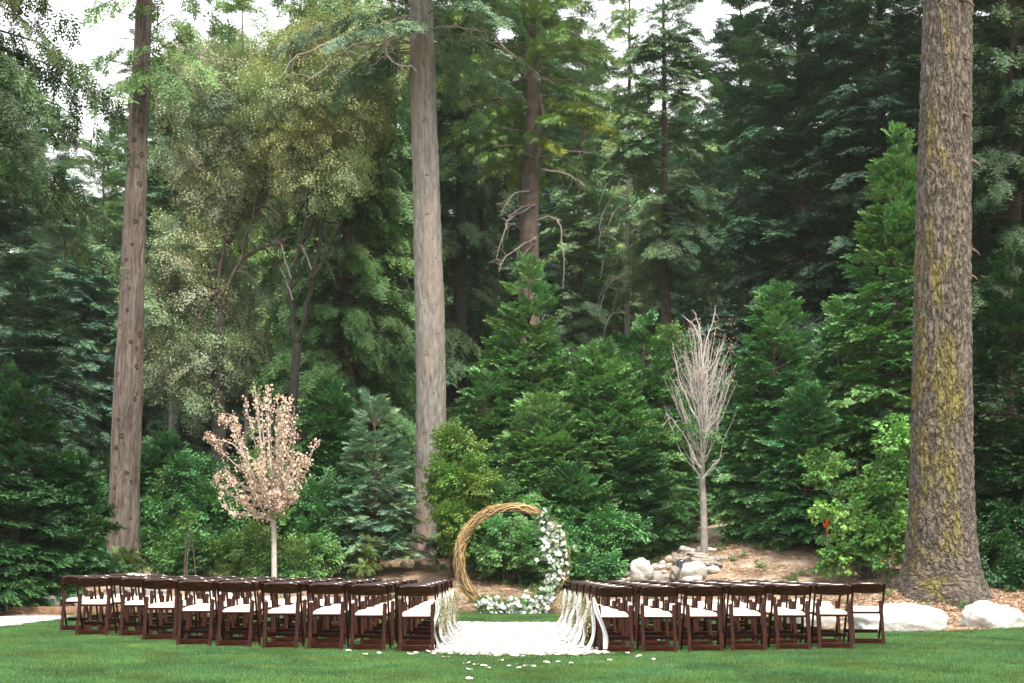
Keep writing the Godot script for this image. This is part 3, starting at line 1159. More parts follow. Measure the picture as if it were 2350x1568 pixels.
	# right: the great furrowed trunk with yellow moss
	rows = [[1375, 2060, 2268], [1340, 2072, 2252], [1300, 2080, 2244], [1200, 2087, 2236], [1080, 2091, 2231], [950, 2094, 2229], [800, 2098, 2227], [650, 2101, 2226], [500, 2105, 2226], [350, 2110, 2227], [200, 2114, 2228], [60, 2119, 2229], [-100, 2124, 2228], [-400, 2132, 2224]]
	d = 20.0
	foot = G((2162.0 - 1175.0) / FOC * d, d)
	g = great_trunk(rows, d, foot, 128, 640, 0.032, 8.5, 2.4, 63, 0.24)
	t = thing("conifer_tree", "massive furrowed trunk with yellow moss beside the white boulders, right", "tree")
	tx = bark_images(640, 1500, 0.52, 14.0, 0, 99)
	bm = std("bark_furrowed", Color.WHITE, 0.95)
	bm.albedo_texture = tx[0]
	bm.heightmap_enabled = true
	bm.heightmap_texture = tx[1]
	bm.heightmap_scale = 4.0
	tr = part("trunk", g[0], bm, t)
	for s in [[30, 2195, 1.2], [285, 2195, 1.0], [378, 2224, 1.1], [578, 2225, 1.0], [640, 2222, 0.7], [158, 2200, 0.7]]:
		var c := P(s[1], s[0], d)
		var ax := P(2166, s[0], d)
		var r: float = 61.0 / FOC * d
		var sx := clampf((c.x - ax.x) / r, -0.97, 0.97)
		var nrm := Vector3(sx, -0.1, sqrt(1.0 - sx * sx)).normalized()
		var p := Vector3(ax.x, c.y, ax.z) + Vector3(nrm.x, 0, nrm.z) * r * 0.96
		var st := MB.new()
		var q: float = s[2]
		limb(st, [p - nrm * 0.1 + Vector3(-0.10, 0.10, 0) * q, p + nrm * 0.05 * q, p + nrm * 0.09 * q + Vector3(0.06, -0.09, 0) * q], 0.045 * q, 0.012 * q, 8, 8)
		part("branch_stub", st.mesh(), mat.bark_brown, tr)

func mesh_of(kind: String) -> Mesh:
	if mat.has("mesh_" + kind): return mat["mesh_" + kind]
	var m: Mesh
	match kind:
		"fir": m = spray(1, 14, 6, 0.060, 0.10, Color(0.094, 0.168, 0.106), 0.35, 0.22)
		"cedar": m = spray(2, 16, 6, 0.060, 0.22, Color(0.104, 0.178, 0.078), 0.35, 0.4)
		"young": m = spray(3, 14, 6, 0.095, 0.08, Color(0.098, 0.225, 0.086), 0.4, 0.4)
		"pine": m = pine_tuft(4, 90, Color(0.110, 0.172, 0.080))
		"oak": m = leaf_cluster(5, 100, 0.085, Color(0.185, 0.245, 0.150), 0.3)
		"shrub": m = leaf_cluster(6, 70, 0.17, Color(0.080, 0.185, 0.070), 0.4)
		"large": m = leaf_cluster(7, 46, 0.24, Color(0.100, 0.210, 0.064), 0.3)
	mat["mesh_" + kind] = m
	return m

func make_forest() -> void:
	var F := mesh_of("fir")
	var C := mesh_of("cedar")
	var grp := "tall conifers of the forest"
	# overhanging cedar at the upper left: its trunk stands just outside the frame
	whole_conifer("conifer_tree", "dark cedar with drooping boughs hanging in from the upper left corner", "tree", grp, -85, 19.0, -600, C, mat.needles, mat.bark_dark,
		{"y0": 7.2, "R": 2.3, "nb": 130, "sz": 0.5, "step": 0.30, "seed": 401, "tint": Color(0.30, 0.36, 0.26), "droop": 0.5, "hang": 0.9, "e0": 0.0, "e1": 0.3, "pw": 0.35, "top": 11.6, "odd": Color(0.9, 0.62, 0.4), "oddp": 0.07, "tv": 0.4})  # dark green, its tint lowered further to paint in the dim corner
	# [x in the picture, distance, top in the picture, radius, kind, tint, y0, limbs, label, droop, hang, bark, pw]
	var G1 := Color(0.95, 1.0, 0.95)
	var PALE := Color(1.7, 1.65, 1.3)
	var DARK := Color(0.46, 0.56, 0.52)
	var BLUE := Color(0.85, 1.05, 1.1)
	var list := [
		[-40, 33.0, 230, 3.0, F, DARK, 1.0, 300, "dark fir at the left frame edge behind the hanging cedar boughs", 0.25, 0.2],  # dark tint partly paints in the dimming at the left edge
		[150, 40.0, 430, 3.0, F, BLUE, 0.8, 300, "green fir whose top ends below the white sky, left of the knotted trunk", 0.25, 0.2],
		[60, 29.0, 620, 2.1, F, DARK, 0.5, 230, "dark short fir standing behind the dark bushes at far left", 0.25, 0.15],  # edge dimming is partly in this tint too
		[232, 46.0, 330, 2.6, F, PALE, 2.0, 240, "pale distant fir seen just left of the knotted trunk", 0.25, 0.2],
		[425, 41.0, 120, 2.7, F, G1, 3.0, 300, "dark green fir just right of the knotted trunk", 0.22, 0.15],
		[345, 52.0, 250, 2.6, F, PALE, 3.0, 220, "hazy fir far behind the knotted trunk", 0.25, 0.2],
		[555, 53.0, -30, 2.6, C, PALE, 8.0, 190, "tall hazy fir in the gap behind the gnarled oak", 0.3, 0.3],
		[800, 37.0, -260, 2.9, C, Color(0.82, 1.0, 0.78), 1.0, 430, "broad dense green cedar left of the pale grey trunk", 0.35, 0.5],
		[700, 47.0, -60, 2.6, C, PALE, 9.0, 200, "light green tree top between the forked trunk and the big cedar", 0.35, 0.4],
		[905, 42.0, -400, 2.4, C, G1, 1.0, 330, "dark cedar directly behind the pale grey trunk, left side", 0.35, 0.4],
		[1052, 41.0, -500, 2.1, C, DARK, 1.0, 230, "thin foliaged conifer with a black trunk right of the pale trunk", 0.4, 0.6],
		[1098, 45.0, -420, 1.9, C, DARK, 1.5, 170, "second black trunked conifer right of the pale trunk, farther back", 0.4, 0.6],
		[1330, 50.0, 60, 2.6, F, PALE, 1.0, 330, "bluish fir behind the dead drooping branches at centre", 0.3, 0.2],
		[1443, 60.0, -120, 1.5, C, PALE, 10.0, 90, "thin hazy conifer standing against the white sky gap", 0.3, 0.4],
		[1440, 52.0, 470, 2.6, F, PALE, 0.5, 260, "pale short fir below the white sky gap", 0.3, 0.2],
		[1532, 43.0, -160, 2.2, F, Color(1.4, 1.42, 1.1), 8.6, 190, "slender dark trunk with light green boughs right of the sky gap", 0.3, 0.2],
		[1705, 45.0, -60, 2.8, F, G1, 1.0, 350, "green fir at the right edge of the white sky gap", 0.2, 0.1],
		[1615, 52.0, 300, 2.8, F, BLUE, 0.5, 280, "bluish fir behind the tall bare tree", 0.25, 0.15],
		[1845, 37.0, -420, 3.6, F, Color(0.66, 0.82, 0.74), 1.5, 560, "huge dark layered fir right of centre, its pale trunk showing high up", 0.22, 0.1],
		[2030, 33.0, -500, 2.7, F, DARK, 2.0, 400, "dark fir close behind the mossy trunk", 0.25, 0.15],
		[2330, 28.0, -500, 2.6, C, Color(0.3, 0.38, 0.33), 0.8, 430, "dark cedar filling the right frame edge", 0.35, 0.5],  # tint lowered to put the shade of the surrounding trees into the colour
		[2215, 34.0, -400, 2.6, F, DARK, 0.8, 330, "dark fir seen just right of the mossy trunk", 0.3, 0.3],
		[2440, 33.0, -300, 3.0, F, DARK, 0.8, 260, "dark fir mostly cut off by the right frame edge", 0.3, 0.3],
		[520, 60.0, 330, 3.4, F, PALE, 0.5, 260, "pale distant fir low behind the gnarled oak", 0.25, 0.2],
		[690, 58.0, 560, 3.2, F, BLUE, 0.5, 240, "bluish distant fir low behind the forked dark trunk", 0.25, 0.2],
		[1190, 56.0, -80, 3.2, F, DARK, 1.0, 300, "dark fir far behind the pine with dead branches", 0.25, 0.2],
	]
	var s := 500
	for a in list:
		s += 1
		var far: float = a[1]
		var k := 0.50 + 0.010 * (far - 28.0)
		whole_conifer("conifer_tree", a[8], "tree", grp, a[0], far, a[2], a[4], mat.needles, mat.bark_dark if a[5] == DARK else mat.bark_brown,
			{"y0": a[6], "R": a[3], "nb": a[7], "sz": k * 1.15, "step": k * 0.62, "seed": s, "tint": a[5], "droop": a[9], "hang": a[10], "pw": 0.7, "top": 1.5 + (HOR + 60.0) / FOC * far + 1.0, "lean": rng.randf_range(-0.01, 0.01)})
	# the pine at centre with dead lower branches
	var px := 1222.0
	var d := 38.0
	var base := on_ground((px - 1175) / FOC * d, d)
	var t := thing("pine_tree", "brown trunked pine with dead drooping branches above the young cedars", "tree", Vector3.ZERO, 0.0, grp)
	var mb := MB.new()
	limb(mb, [base - Vector3(0, 0.3, 0), P(1214, 560, d), P(1224, 250, d), P(1215, -500, d)], 0.40, 0.16, 12, 30)
	part("trunk", mb.mesh(), mat.bark_brown, t)
	var c := conifer(base, {"H": 30.0, "y0": 12.5, "R": 2.7, "nb": 190, "sz": 0.62, "step": 0.5, "seed": 611, "tint": Color(1.4, 1.42, 1.0), "droop": 0.2, "hang": 0.1, "pw": 0.3, "top": 21.0, "odd": Color(2.0, 1.5, 0.5), "oddp": 0.12})
	mb = MB.new()
	for l in c[2]:
		var h: Vector3 = l[1]
		limb(mb, [l[0], l[0] + h * l[2] * 0.5, l[0] + h * l[2] * 0.95 - Vector3(0, l[2] * 0.15, 0)], 0.03, 0.008, 4, 4)
	part("branches", mb.mesh(), mat.bark_brown, t).set_meta("kind", "stuff")
	many("crown", mesh_of("pine"), mat.needles, t, c[0], c[1])
	for b in [[[1230, 545], [1205, 560], [1160, 590], [1145, 625]], [[1225, 560], [1200, 590], [1195, 640]], [[1235, 505], [1270, 500], [1290, 540], [1295, 660]], [[1228, 470], [1175, 500], [1160, 520], [1140, 600]], [[1232, 330], [1290, 345], [1370, 350]], [[1215, 470], [1190, 480], [1165, 500]], [[1128, 75], [1180, 130], [1240, 175], [1270, 190]], [[1225, 360], [1200, 340], [1245, 290], [1240, 215]], [[1240, 390], [1300, 400], [1345, 430]], [[1215, 440], [1180, 445], [1150, 490]]]:
		var pts := []
		for q in b: pts.append(P(q[0], q[1], d - 0.3 - 0.35 * pts.size()))
		dead_branch("dead_branch", t, pts, 0.038, mat.dead_wood, 9, int(b[1][0]))
	# grey snag and the pale snag at the left
	t = thing("dead_tree", "grey broken snag with white branch stubs right of the knotted trunk", "dead tree", Vector3.ZERO)
	d = 38.0
	mb = MB.new()
	base = on_ground((398 - 1175) / FOC * d, d)
	limb(mb, [base, P(400, 900, d), P(402, 700, d), P(406, 512, d)], 0.20, 0.11, 10, 16)
	part("trunk", mb.mesh(), mat.bark_grey, t)
	for b in [[[404, 545], [385, 540], [368, 548]], [[400, 595], [408, 620], [412, 660], [418, 672]], [[408, 590], [425, 590], [438, 605], [440, 640]], [[400, 610], [382, 625], [378, 650]], [[400, 730], [420, 718], [440, 738]], [[408, 545], [425, 540], [432, 548]]]:
		var pts := []
		for q in b: pts.append(P(q[0], q[1], d - 0.2 - 0.15 * pts.size()))
		dead_branch("branch", t, pts, 0.035, mat.bark_pale, 4, int(b[1][1]))
	t = thing("dead_tree", "whitish dead trunk with hanging bare twigs behind the pink leaved tree", "dead tree", Vector3.ZERO)
	d = 37.0
	mb = MB.new()
	base = on_ground((560 - 1175) / FOC * d, d)
	limb(mb, [base, P(566, 900, d), P(572, 750, d), P(576, 600, d)], 0.07, 0.03, 8, 14)
	part("trunk", mb.mesh(), mat.bark_grey, t)
	for b in [[[572, 780], [600, 800], [612, 840]], [[570, 800], [545, 840], [535, 900]], [[574, 760], [590, 770], [610, 800], [618, 850]], [[570, 830], [552, 870], [540, 930]], [[575, 700], [550, 740], [540, 800]], [[575, 690], [595, 700], [606, 740]]]:
		var pts := []
		for q in b: pts.append(P(q[0], q[1], d - 0.2 - 0.2 * pts.size()))
		dead_branch("branch", t, pts, 0.020, mat.bark_pale, 10, int(b[1][1]))
	# gnarled oak
	t = thing("oak_tree", "gnarled oak with twisting pale limbs and olive leaves, left of centre", "tree", Vector3.ZERO)
	d = 35.5
	mb = MB.new()
	base = on_ground((500 - 1175) / FOC * d, d)
	limb(mb, [base, P(502, 1000, d), P(500, 850, d), P(505, 700, d)], 0.26, 0.17, 9, 16)
	part("trunk", mb.mesh(), mat.bark_dark, t)
	for b in [[[505, 720], [520, 660], [552, 600], [560, 545], [585, 480], [600, 380]], [[510, 690], [500, 620], [520, 560], [515, 480], [530, 400], [525, 250]], [[552, 600], [590, 572], [625, 560], [650, 530]], [[520, 560], [560, 470], [550, 380], [570, 250], [560, 150]], [[562, 500], [600, 470], [610, 420], [590, 330]], [[508, 660], [470, 700], [440, 790], [445, 860]]]:
		var pts := []
		for q in b: pts.append(P(q[0], q[1], d - 0.15 * pts.size()))
		dead_branch("limb", t, pts, 0.075, mat.bark_brown, 9, int(b[1][1]))
	var cr := masses([[P(520, 210, d), 2.1, 1.5, 1.6, 1020], [P(585, 180, d), 1.3, 1.2, 1.3, 408], [P(560, 330, d), 1.6, 1.3, 1.3, 544], [P(450, 340, d), 1.1, 1.0, 1.0, 238], [P(520, 460, d), 1.3, 1.0, 1.2, 244], [P(600, 430, d), 0.9, 0.8, 0.9, 136], [P(440, 560, d), 1.0, 1.2, 1.0, 285], [P(380, 690, d), 1.3, 1.4, 1.0, 476], [P(430, 860, d), 1.5, 1.5, 1.0, 544], [P(560, 700, d + 1.0), 1.3, 1.2, 1.0, 238]], 0.62, Color(1.35, 1.3, 1.25), 0.35, 621)
	many("crown", mesh_of("oak"), mat.leaves, t, cr[0], cr[1])
	# forked dark trunk
	t = thing("forked_tree", "slim dark trunk forking into narrow stems above the pink leaved tree", "tree", Vector3.ZERO)
	d = 34.0
	mb = MB.new()
	base = on_ground((668 - 1175) / FOC * d, d)
	limb(mb, [base, P(670, 1000, d), P(676, 880, d), P(682, 790, d)], 0.16, 0.13, 9, 12)
	part("trunk", mb.mesh(), mat.bark_dark, t)
	for b in [[[682, 795], [668, 720], [672, 640], [690, 560], [705, 480], [728, 380]], [[682, 795], [700, 720], [715, 640], [735, 560], [745, 460], [752, 330]], [[715, 640], [735, 610], [760, 560], [790, 500]], [[690, 560], [715, 520], [735, 440], [745, 380]]]:
		var pts := []
		for q in b: pts.append(P(q[0], q[1], d))
		dead_branch("stem", t, pts, 0.085, mat.bark_dark, 5, int(b[1][0]))
	for b in [[[668, 640], [655, 600], [645, 560], [630, 555]], [[715, 620], [700, 580], [688, 560]], [[672, 690], [655, 640], [640, 610]]]:
		var pts := []
		for q in b: pts.append(P(q[0], q[1], d - 0.3))
		dead_branch("dead_branch", t, pts, 0.026, mat.dead_wood, 5, int(b[1][0]))
	cr = masses([[P(720, 250, d), 1.8, 1.5, 1.5, 900], [P(820, 150, d), 1.8, 1.4, 1.5, 900], [P(680, 120, d), 1.2, 0.8, 1.0, 300], [P(770, 380, d), 1.3, 1.0, 1.0, 420], [P(660, 380, d), 0.8, 0.9, 0.8, 160]], 0.6, Color(1.45, 1.35, 1.1), 0.3, 631)
	many("crown", mesh_of("oak"), mat.leaves, t, cr[0], cr[1])
	# a dead, silvery tangle right of centre
	t = thing("dead_tree", "silvery dead conifer with drooping bare branches left of the slender dark trunk", "dead tree", Vector3.ZERO)
	d = 46.0
	mb = MB.new()
	base = on_ground((1440 - 1175) / FOC * d, d)
	limb(mb, [base, P(1440, 800, d), P(1438, 600, d), P(1441, 400, d)], 0.14, 0.05, 8, 14)
	part("trunk", mb.mesh(), mat.bark_pale, t)
	for k in 34:
		var y := rng.randf_range(410, 760)
		var sd := -1.0 if k % 2 else 1.0
		var l := rng.randf_range(25, 75)
		var p0 := P(1440, y, d)
		var pts := [p0, P(1440 + sd * l * 0.5, y - 6, d - rng.randf_range(-0.8, 0.9)), P(1440 + sd * l * 0.85, y + l * 0.5, d - rng.randf_range(-1.0, 1.2)), P(1440 + sd * l, y + l * 1.3, d - rng.randf_range(-1.0, 1.4))]
		dead_branch("branch", t, pts, rng.randf_range(0.02, 0.04), mat.bark_pale, 4, k)
	# the far forest, one mass up the hill behind
	var r := RandomNumberGenerator.new()
	r.seed = 77
	var xf := []
	var co := []
	var sk := [[-200, 150], [120, 250], [170, 430], [285, 420], [320, 90], [590, 60], [615, 170], [635, 520], [692, 520], [700, 150], [730, 40], [1000, -60], [1330, -40], [1370, 230], [1500, 270], [1690, 120], [1740, 60], [2600, -80]]
	for k in 150:
		var dd := r.randf_range(60.0, 84.0)
		var px2 := -150.0 + 2650.0 * (k + r.randf()) / 150.0
		var ty := 0.0
		for n in range(1, sk.size()):
			if px2 <= sk[n][0]:
				ty = lerpf(sk[n - 1][1], sk[n][1], (px2 - sk[n - 1][0]) / (sk[n][0] - sk[n - 1][0]))
				break
		var b := on_ground((px2 - 1175.0) / FOC * dd, dd)
		var h := P(px2, ty + r.randf_range(-20.0, 160.0), dd).y - b.y
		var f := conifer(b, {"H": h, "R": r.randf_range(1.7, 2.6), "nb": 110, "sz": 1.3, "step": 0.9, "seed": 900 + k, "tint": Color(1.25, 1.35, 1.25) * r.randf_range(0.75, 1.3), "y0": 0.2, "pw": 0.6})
		xf.append_array(f[0])
		co.append_array(f[1])
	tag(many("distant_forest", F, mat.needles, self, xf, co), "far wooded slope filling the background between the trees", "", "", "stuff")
	# undergrowth between the trunks
	xf = []
	co = []
	for k in 150:
		var dd := r.randf_range(33.0, 56.0)
		var x := r.randf_range(-0.5, 0.5) * dd
		if absf(x / dd * FOC + 1175 - 1222) < 60 and dd < 38: continue
		var b := on_ground(x, dd)
		var m := masses([[b + Vector3(0, 0.8, 0), r.randf_range(0.8, 1.6), r.randf_range(0.7, 1.5), 0.9, 110]], 0.8, Color(0.75, 0.85, 0.8) * r.randf_range(0.7, 1.2), 0.3, 1200 + k)
		xf.append_array(m[0])
		co.append_array(m[1])
	tag(many("undergrowth", mesh_of("shrub"), mat.leaves, self, xf, co), "dark leafy undergrowth beneath the forest trees", "", "", "stuff")

func make_young_trees() -> void:
	var Y := mesh_of("young")
	var F := mesh_of("fir")
	var grp := "young evergreens along the bank"
	var B := Color(1.0, 1.05, 0.95)
	var list := [
		[1215, 31.0, 585, 2.4, Y, Color(1.3, 1.28, 1.15), 0.3, 520, "tallest young cedar of the central clump, pointed top under the dead pine branches", 0.75],
		[1375, 28.5, 800, 2.45, Y, Color(1.45, 1.4, 1.25), 0.15, 560, "broad bright green cedar to the right above the vine ring", 0.6],
		[1110, 29.8, 840, 1.6, Y, Color(1.15, 1.2, 1.15), 0.2, 240, "narrow young cedar right of the pale grey trunk", 0.7],
		[1478, 30.5, 720, 1.6, Y, Color(0.95, 1.1, 0.95), 0.3, 280, "young cedar just left of the tall bare tree", 0.6],
		[1240, 27.5, 920, 1.75, Y, Color(1.5, 1.42, 1.2), 0.15, 400, "full round cedar directly above the vine ring", 0.5],
		[1310, 26.3, 1085, 1.4, Y, Color(1.0, 1.1, 1.0), 0.1, 260, "low dark green cedar right behind the flowers of the ring", 0.5],
		[1460, 27.3, 1010, 1.15, Y, Color(0.75, 0.92, 0.85), 0.2, 220, "low cedar behind the rock fountain", 0.55],
		[866, 26.6, 905, 1.0, F, Color(1.6, 1.7, 1.6), 0.5, 210, "blue grey young fir left of the pale grey trunk", 0.75],
		[1772, 25.9, 655, 1.42, Y, Color(1.1, 1.22, 1.15), 0.12, 420, "tall dense cedar just right of the bare tree", 0.6],
		[1850, 24.4, 905, 1.0, Y, Color(0.85, 1.02, 0.95), 0.42, 230, "cedar with a bare dark trunk foot above the dirt bank", 0.5],
		[1925, 28.5, 690, 1.5, Y, Color(1.1, 1.2, 1.05), 0.3, 300, "cedar standing between the two tallest right hand evergreens", 0.6],
		[2060, 25.6, 280, 1.65, Y, Color(1.2, 1.2, 1.0), 0.4, 520, "tall bright green cedar rising beside the mossy trunk", 0.62],
		[2310, 23.6, 560, 1.35, Y, Color(0.28, 0.36, 0.31), 0.2, 330, "dark shaded cedar right of the mossy trunk", 0.6],  # the shade is painted: tint far below that of the other cedars
		[2400, 22.4, 940, 1.3, Y, Color(0.28, 0.36, 0.31), 0.1, 240, "low dark cedar at the lower right frame edge", 0.55],  # same lowered tint, tree shade put into the colour
		[35, 20.9, 880, 1.2, Y, Color(0.42, 0.56, 0.5), 0.0, 330, "dark green bushy cedar at the left frame edge beside the path", 0.45],  # deep green tint, partly darkened to paint in the lens falloff
		[148, 22.0, 1060, 1.05, Y, Color(0.45, 0.62, 0.52), 0.0, 250, "lower bushy cedar left of the knotted trunk", 0.45],  # tint partly carries the view's corner darkening
		[-90, 21.5, 760, 1.3, Y, Color(0.38, 0.5, 0.44), 0.0, 240, "bushy cedar mostly cut off by the left frame edge", 0.45],  # corner darkening partly painted into the tint
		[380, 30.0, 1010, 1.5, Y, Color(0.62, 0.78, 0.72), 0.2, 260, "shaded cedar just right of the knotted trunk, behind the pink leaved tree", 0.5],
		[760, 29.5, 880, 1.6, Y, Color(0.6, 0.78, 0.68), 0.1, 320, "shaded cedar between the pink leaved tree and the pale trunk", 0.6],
	]
	var s := 700
	for a in list:
		s += 1
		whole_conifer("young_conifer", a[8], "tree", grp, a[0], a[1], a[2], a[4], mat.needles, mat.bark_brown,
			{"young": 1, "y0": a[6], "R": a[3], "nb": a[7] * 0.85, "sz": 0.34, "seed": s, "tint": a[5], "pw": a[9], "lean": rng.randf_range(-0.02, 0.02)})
	# tree with dry pink leaves
	var d := 24.0
	var foot := on_ground((629 - 1175) / FOC * d, d)
	var t := thing("dry_leaved_tree", "small tree with a thin pale trunk and dry pink brown leaves", "tree")
	var mb := MB.new()
	limb(mb, [foot - Vector3(0, 0.15, 0), P(629, 1290, d), P(628, 1200, d), P(625, 1120, d)], 0.062, 0.045, 10, 14)
	part("trunk", mb.mesh(), mat.bark_silver, t)
	var r := RandomNumberGenerator.new()
	r.seed = 55
	var tips := []
	for k in 44:
		# stems that part low down and sweep up to fill a flame-shaped crown
		var ty := r.randf()
		var side := r.randf_range(-1.0, 1.0)
		var hw := 118.0 * sin(PI * clampf(lerpf(0.16, 0.97, ty), 0.0, 1.0)) + 8.0
		var ex := 600.0 + side * hw + 10.0 * ty
		var ey := lerpf(1165.0, 870.0, ty)
		var dz := r.randf_range(-1.0, 1.0) * sqrt(maxf(0.0, 1.0 - side * side)) * 1.0
		var p0 := P(627, lerpf(1205, 1090, r.randf()), d)
		var p3 := P(ex, ey, d + dz)
		var p1 := p0.lerp(p3, 0.35) + Vector3((p3.x - p0.x) * 0.12, -0.18, 0)
		var p2 := p0.lerp(p3, 0.7) + Vector3((p3.x - p0.x) * 0.10, -0.10, 0)
		var st := MB.new()
		limb(st, [p0, p1, p2, p3], r.randf_range(0.012, 0.022), 0.004, 5, 10)
		part("branch", st.mesh(), mat.bark_silver, t)
		tips.append(PackedVector3Array([p0, p1, p2, p3]))
	for b in [[[622, 1195], [590, 1185], [545, 1180], [520, 1165], [508, 1130]], [[600, 1140], [570, 1125], [540, 1105], [500, 1095]], [[600, 1060], [560, 1040], [530, 980], [510, 960]], [[560, 1050], [535, 1020], [500, 1010], [478, 1000]], [[632, 1180], [650, 1140], [668, 1100], [700, 1060]]]:
		var pts := []
		for q in b: pts.append(P(q[0], q[1], d - 0.1))
		var st := MB.new()
		limb(st, pts, 0.017, 0.004, 5, 12)
		part("branch", st.mesh(), mat.bark_silver, t)
		tips.append(PackedVector3Array([pts[1], pts[2], pts[3], pts[pts.size() - 1]]))
	var lm := []
	for v in 4:
		var l := MB.new()
		l.col = [Color(0.56, 0.43, 0.32), Color(0.64, 0.50, 0.39), Color(0.46, 0.32, 0.22), Color(0.70, 0.58, 0.47)][v]
		var m := Vector3(0, 0, -1)
		l.leaf(Vector3.ZERO, m, Vector3.RIGHT, 1.0, 0.62, 0.35)
		l.leaf(Vector3(0, 0, -0.15), Vector3(0.5, 0.2, -0.8).normalized(), Vector3(0.8, 0, 0.5).normalized(), 0.6, 0.34, 0.3)
		l.leaf(Vector3(0, 0, -0.15), Vector3(-0.5, 0.2, -0.8).normalized(), Vector3(0.8, 0, -0.5).normalized(), 0.6, 0.34, 0.3)
		lm.append(l.mesh())
	var xf := []
	var co := []
	for k in 5600:
		var tp: PackedVector3Array = tips[r.randi() % tips.size()]
		var u := pow(r.randf(), 0.75)
		var p := path_at(tp, u) + Vector3(r.randfn(), r.randfn(), r.randfn()) * 0.045
		var f := Vector3(r.randf_range(-0.7, 0.7), r.randf_range(-1.3, 0.1), r.randf_range(-0.7, 0.7)).normalized()
		var g := r.randf_range(0.042, 0.075)
		var q := Transform3D(Basis.looking_at(f, Vector3(r.randf_range(-1, 1), 0.4, r.randf_range(-1, 1))).scaled(Vector3(g, g, g)), p)
		if k < 300 and p.z > -d:
			part("leaf", lm[k % 4], mat.dry, t, q)
		else:
			xf.append(q)
			var v := r.randf_range(0.7, 1.2)
			co.append(Color(v, v * r.randf_range(0.9, 1.05), v))
	many("leaves", lm[1], mat.dry, t, xf, co)
	# a few leaves that are still green low in the crown
	var cr := masses([[P(600, 1090, d), 0.55, 0.35, 0.4, 30], [P(650, 1180, d), 0.25, 0.12, 0.2, 8]], 0.22, Color(1.1, 1.1, 0.7), 0.2, 57)
	var gl := many("green_leaves", mesh_of("shrub"), mat.leaves, t, cr[0], cr[1])
	# tall bare tree
	d = 24.5
	foot = on_ground((1617 - 1175) / FOC * d, d)
	t = thing("bare_tree", "tall bare pale tree with upswept branches above the rock fountain", "tree")
	mb = MB.new()
	limb(mb, [foot - Vector3(0, 0.2, 0), P(1615, 1180, d), P(1612, 1090, d), P(1611, 1010, d), P(1614, 880, d)], 0.085, 0.035, 10, 16)
	part("trunk", mb.mesh(), mat.bark_grey, t)
	for k in 125:
		var u := r.randf()
		var y0 := lerpf(1110.0, 860.0, pow(u, 0.8))
		var side := r.randf_range(-1.0, 1.0)
		var top := lerpf(900.0, 735.0, clampf(u + r.randf_range(-0.3, 0.3), 0.0, 1.0)) + absf(side) * 40.0
		var hw := lerpf(92.0, 70.0, u)
		var dz := r.randf_range(-1.0, 1.0) * sqrt(maxf(0.0, 1.0 - side * side)) * 0.75
		var p0 := P(1612, y0, d)
		var p3 := P(1612 + side * hw, top, d + dz)
		var w := Vector3(p3.x - p0.x, 0, p3.z - p0.z)
		var p1 := p0.lerp(p3, 0.3) + w * 0.16 + Vector3(0, -0.05, 0)
		var p2 := p0.lerp(p3, 0.65) + w * 0.10 + Vector3(r.randf_range(-0.06, 0.06), 0, 0)
		dead_branch("branch", t, [p0, p1, p2, p3], r.randf_range(0.007, 0.015), mat.bark_silver, 4, 2000 + k)
	for b in [[[1612, 830], [1605, 780], [1590, 745], [1565, 725]], [[1614, 850], [1620, 790], [1635, 740], [1644, 700]], [[1612, 840], [1608, 770], [1600, 735], [1597, 720]], [[1600, 1060], [1575, 1010], [1560, 985], [1530, 950]], [[1612, 1100], [1635, 1070], [1655, 1050]], [[1610, 1075], [1590, 1050], [1580, 1020]], [[1600, 960], [1570, 900], [1555, 850], [1545, 800]]]:
		var pts := []
		for q in b: pts.append(P(q[0], q[1], d - 0.2))
		dead_branch("branch", t, pts, 0.02, mat.bark_silver, 5, int(b[1][1]))
	xf = []
	co = []
	for k in 240:
		var y := r.randf_range(730, 900)
		var p := P(1612 + r.randf_range(-75, 80), y, d + r.randf_range(-0.6, 0.6))
		var g := r.randf_range(0.03, 0.06)
		xf.append(Transform3D(Basis.from_euler(Vector3(r.randf() * TAU, r.randf() * TAU, 0)).scaled(Vector3(g, g, g)), p))
		co.append(Color(1.0, 0.75, 0.6))
	many("dry_leaves", lm[2], mat.dry, t, xf, co)
	cr = masses([[P(1560, 850, d + 0.3), 0.35, 1.0, 0.3, 90], [P(1610, 960, d), 0.5, 0.9, 0.5, 30], [P(1575, 960, d), 0.3, 0.6, 0.3, 40]], 0.26, Color(1.1, 1.1, 1.0), 0.3, 58)
	many("green_leaves", mesh_of("shrub"), mat.leaves, t, cr[0], cr[1])

func shrub(called: String, label: String, list: Array, sz: float, tint: Color, kind: String, seed_: int, foot: Vector3) -> void:
	var t := thing(called, label, "shrub", Vector3.ZERO, 0.0, "shrubs along the bank")
	var mb := MB.new()
	var r := RandomNumberGenerator.new()
	r.seed = seed_
	for m in list:
		for k in 4:
			var c: Vector3 = m[0]
			var q := foot + Vector3(r.randf_range(-0.15, 0.15), -0.05, r.randf_range(-0.1, 0.1))
			var e := c + Vector3(r.randf_range(-0.6, 0.6) * m[1], r.randf_range(-0.2, 0.7) * m[2], r.randf_range(-0.4, 0.4) * m[3])
			limb(mb, [q, q.lerp(e, 0.5) + Vector3(0, 0.1, 0), e], 0.014, 0.004, 5, 6)
	part("stems", mb.mesh(), mat.bark_brown, t).set_meta("kind", "stuff")
	var c2 := masses(list, sz, tint, 0.35, seed_)
	many("foliage", mesh_of(kind), mat.leaves if kind in ["shrub", "large", "oak"] else mat.needles, t, c2[0], c2[1])

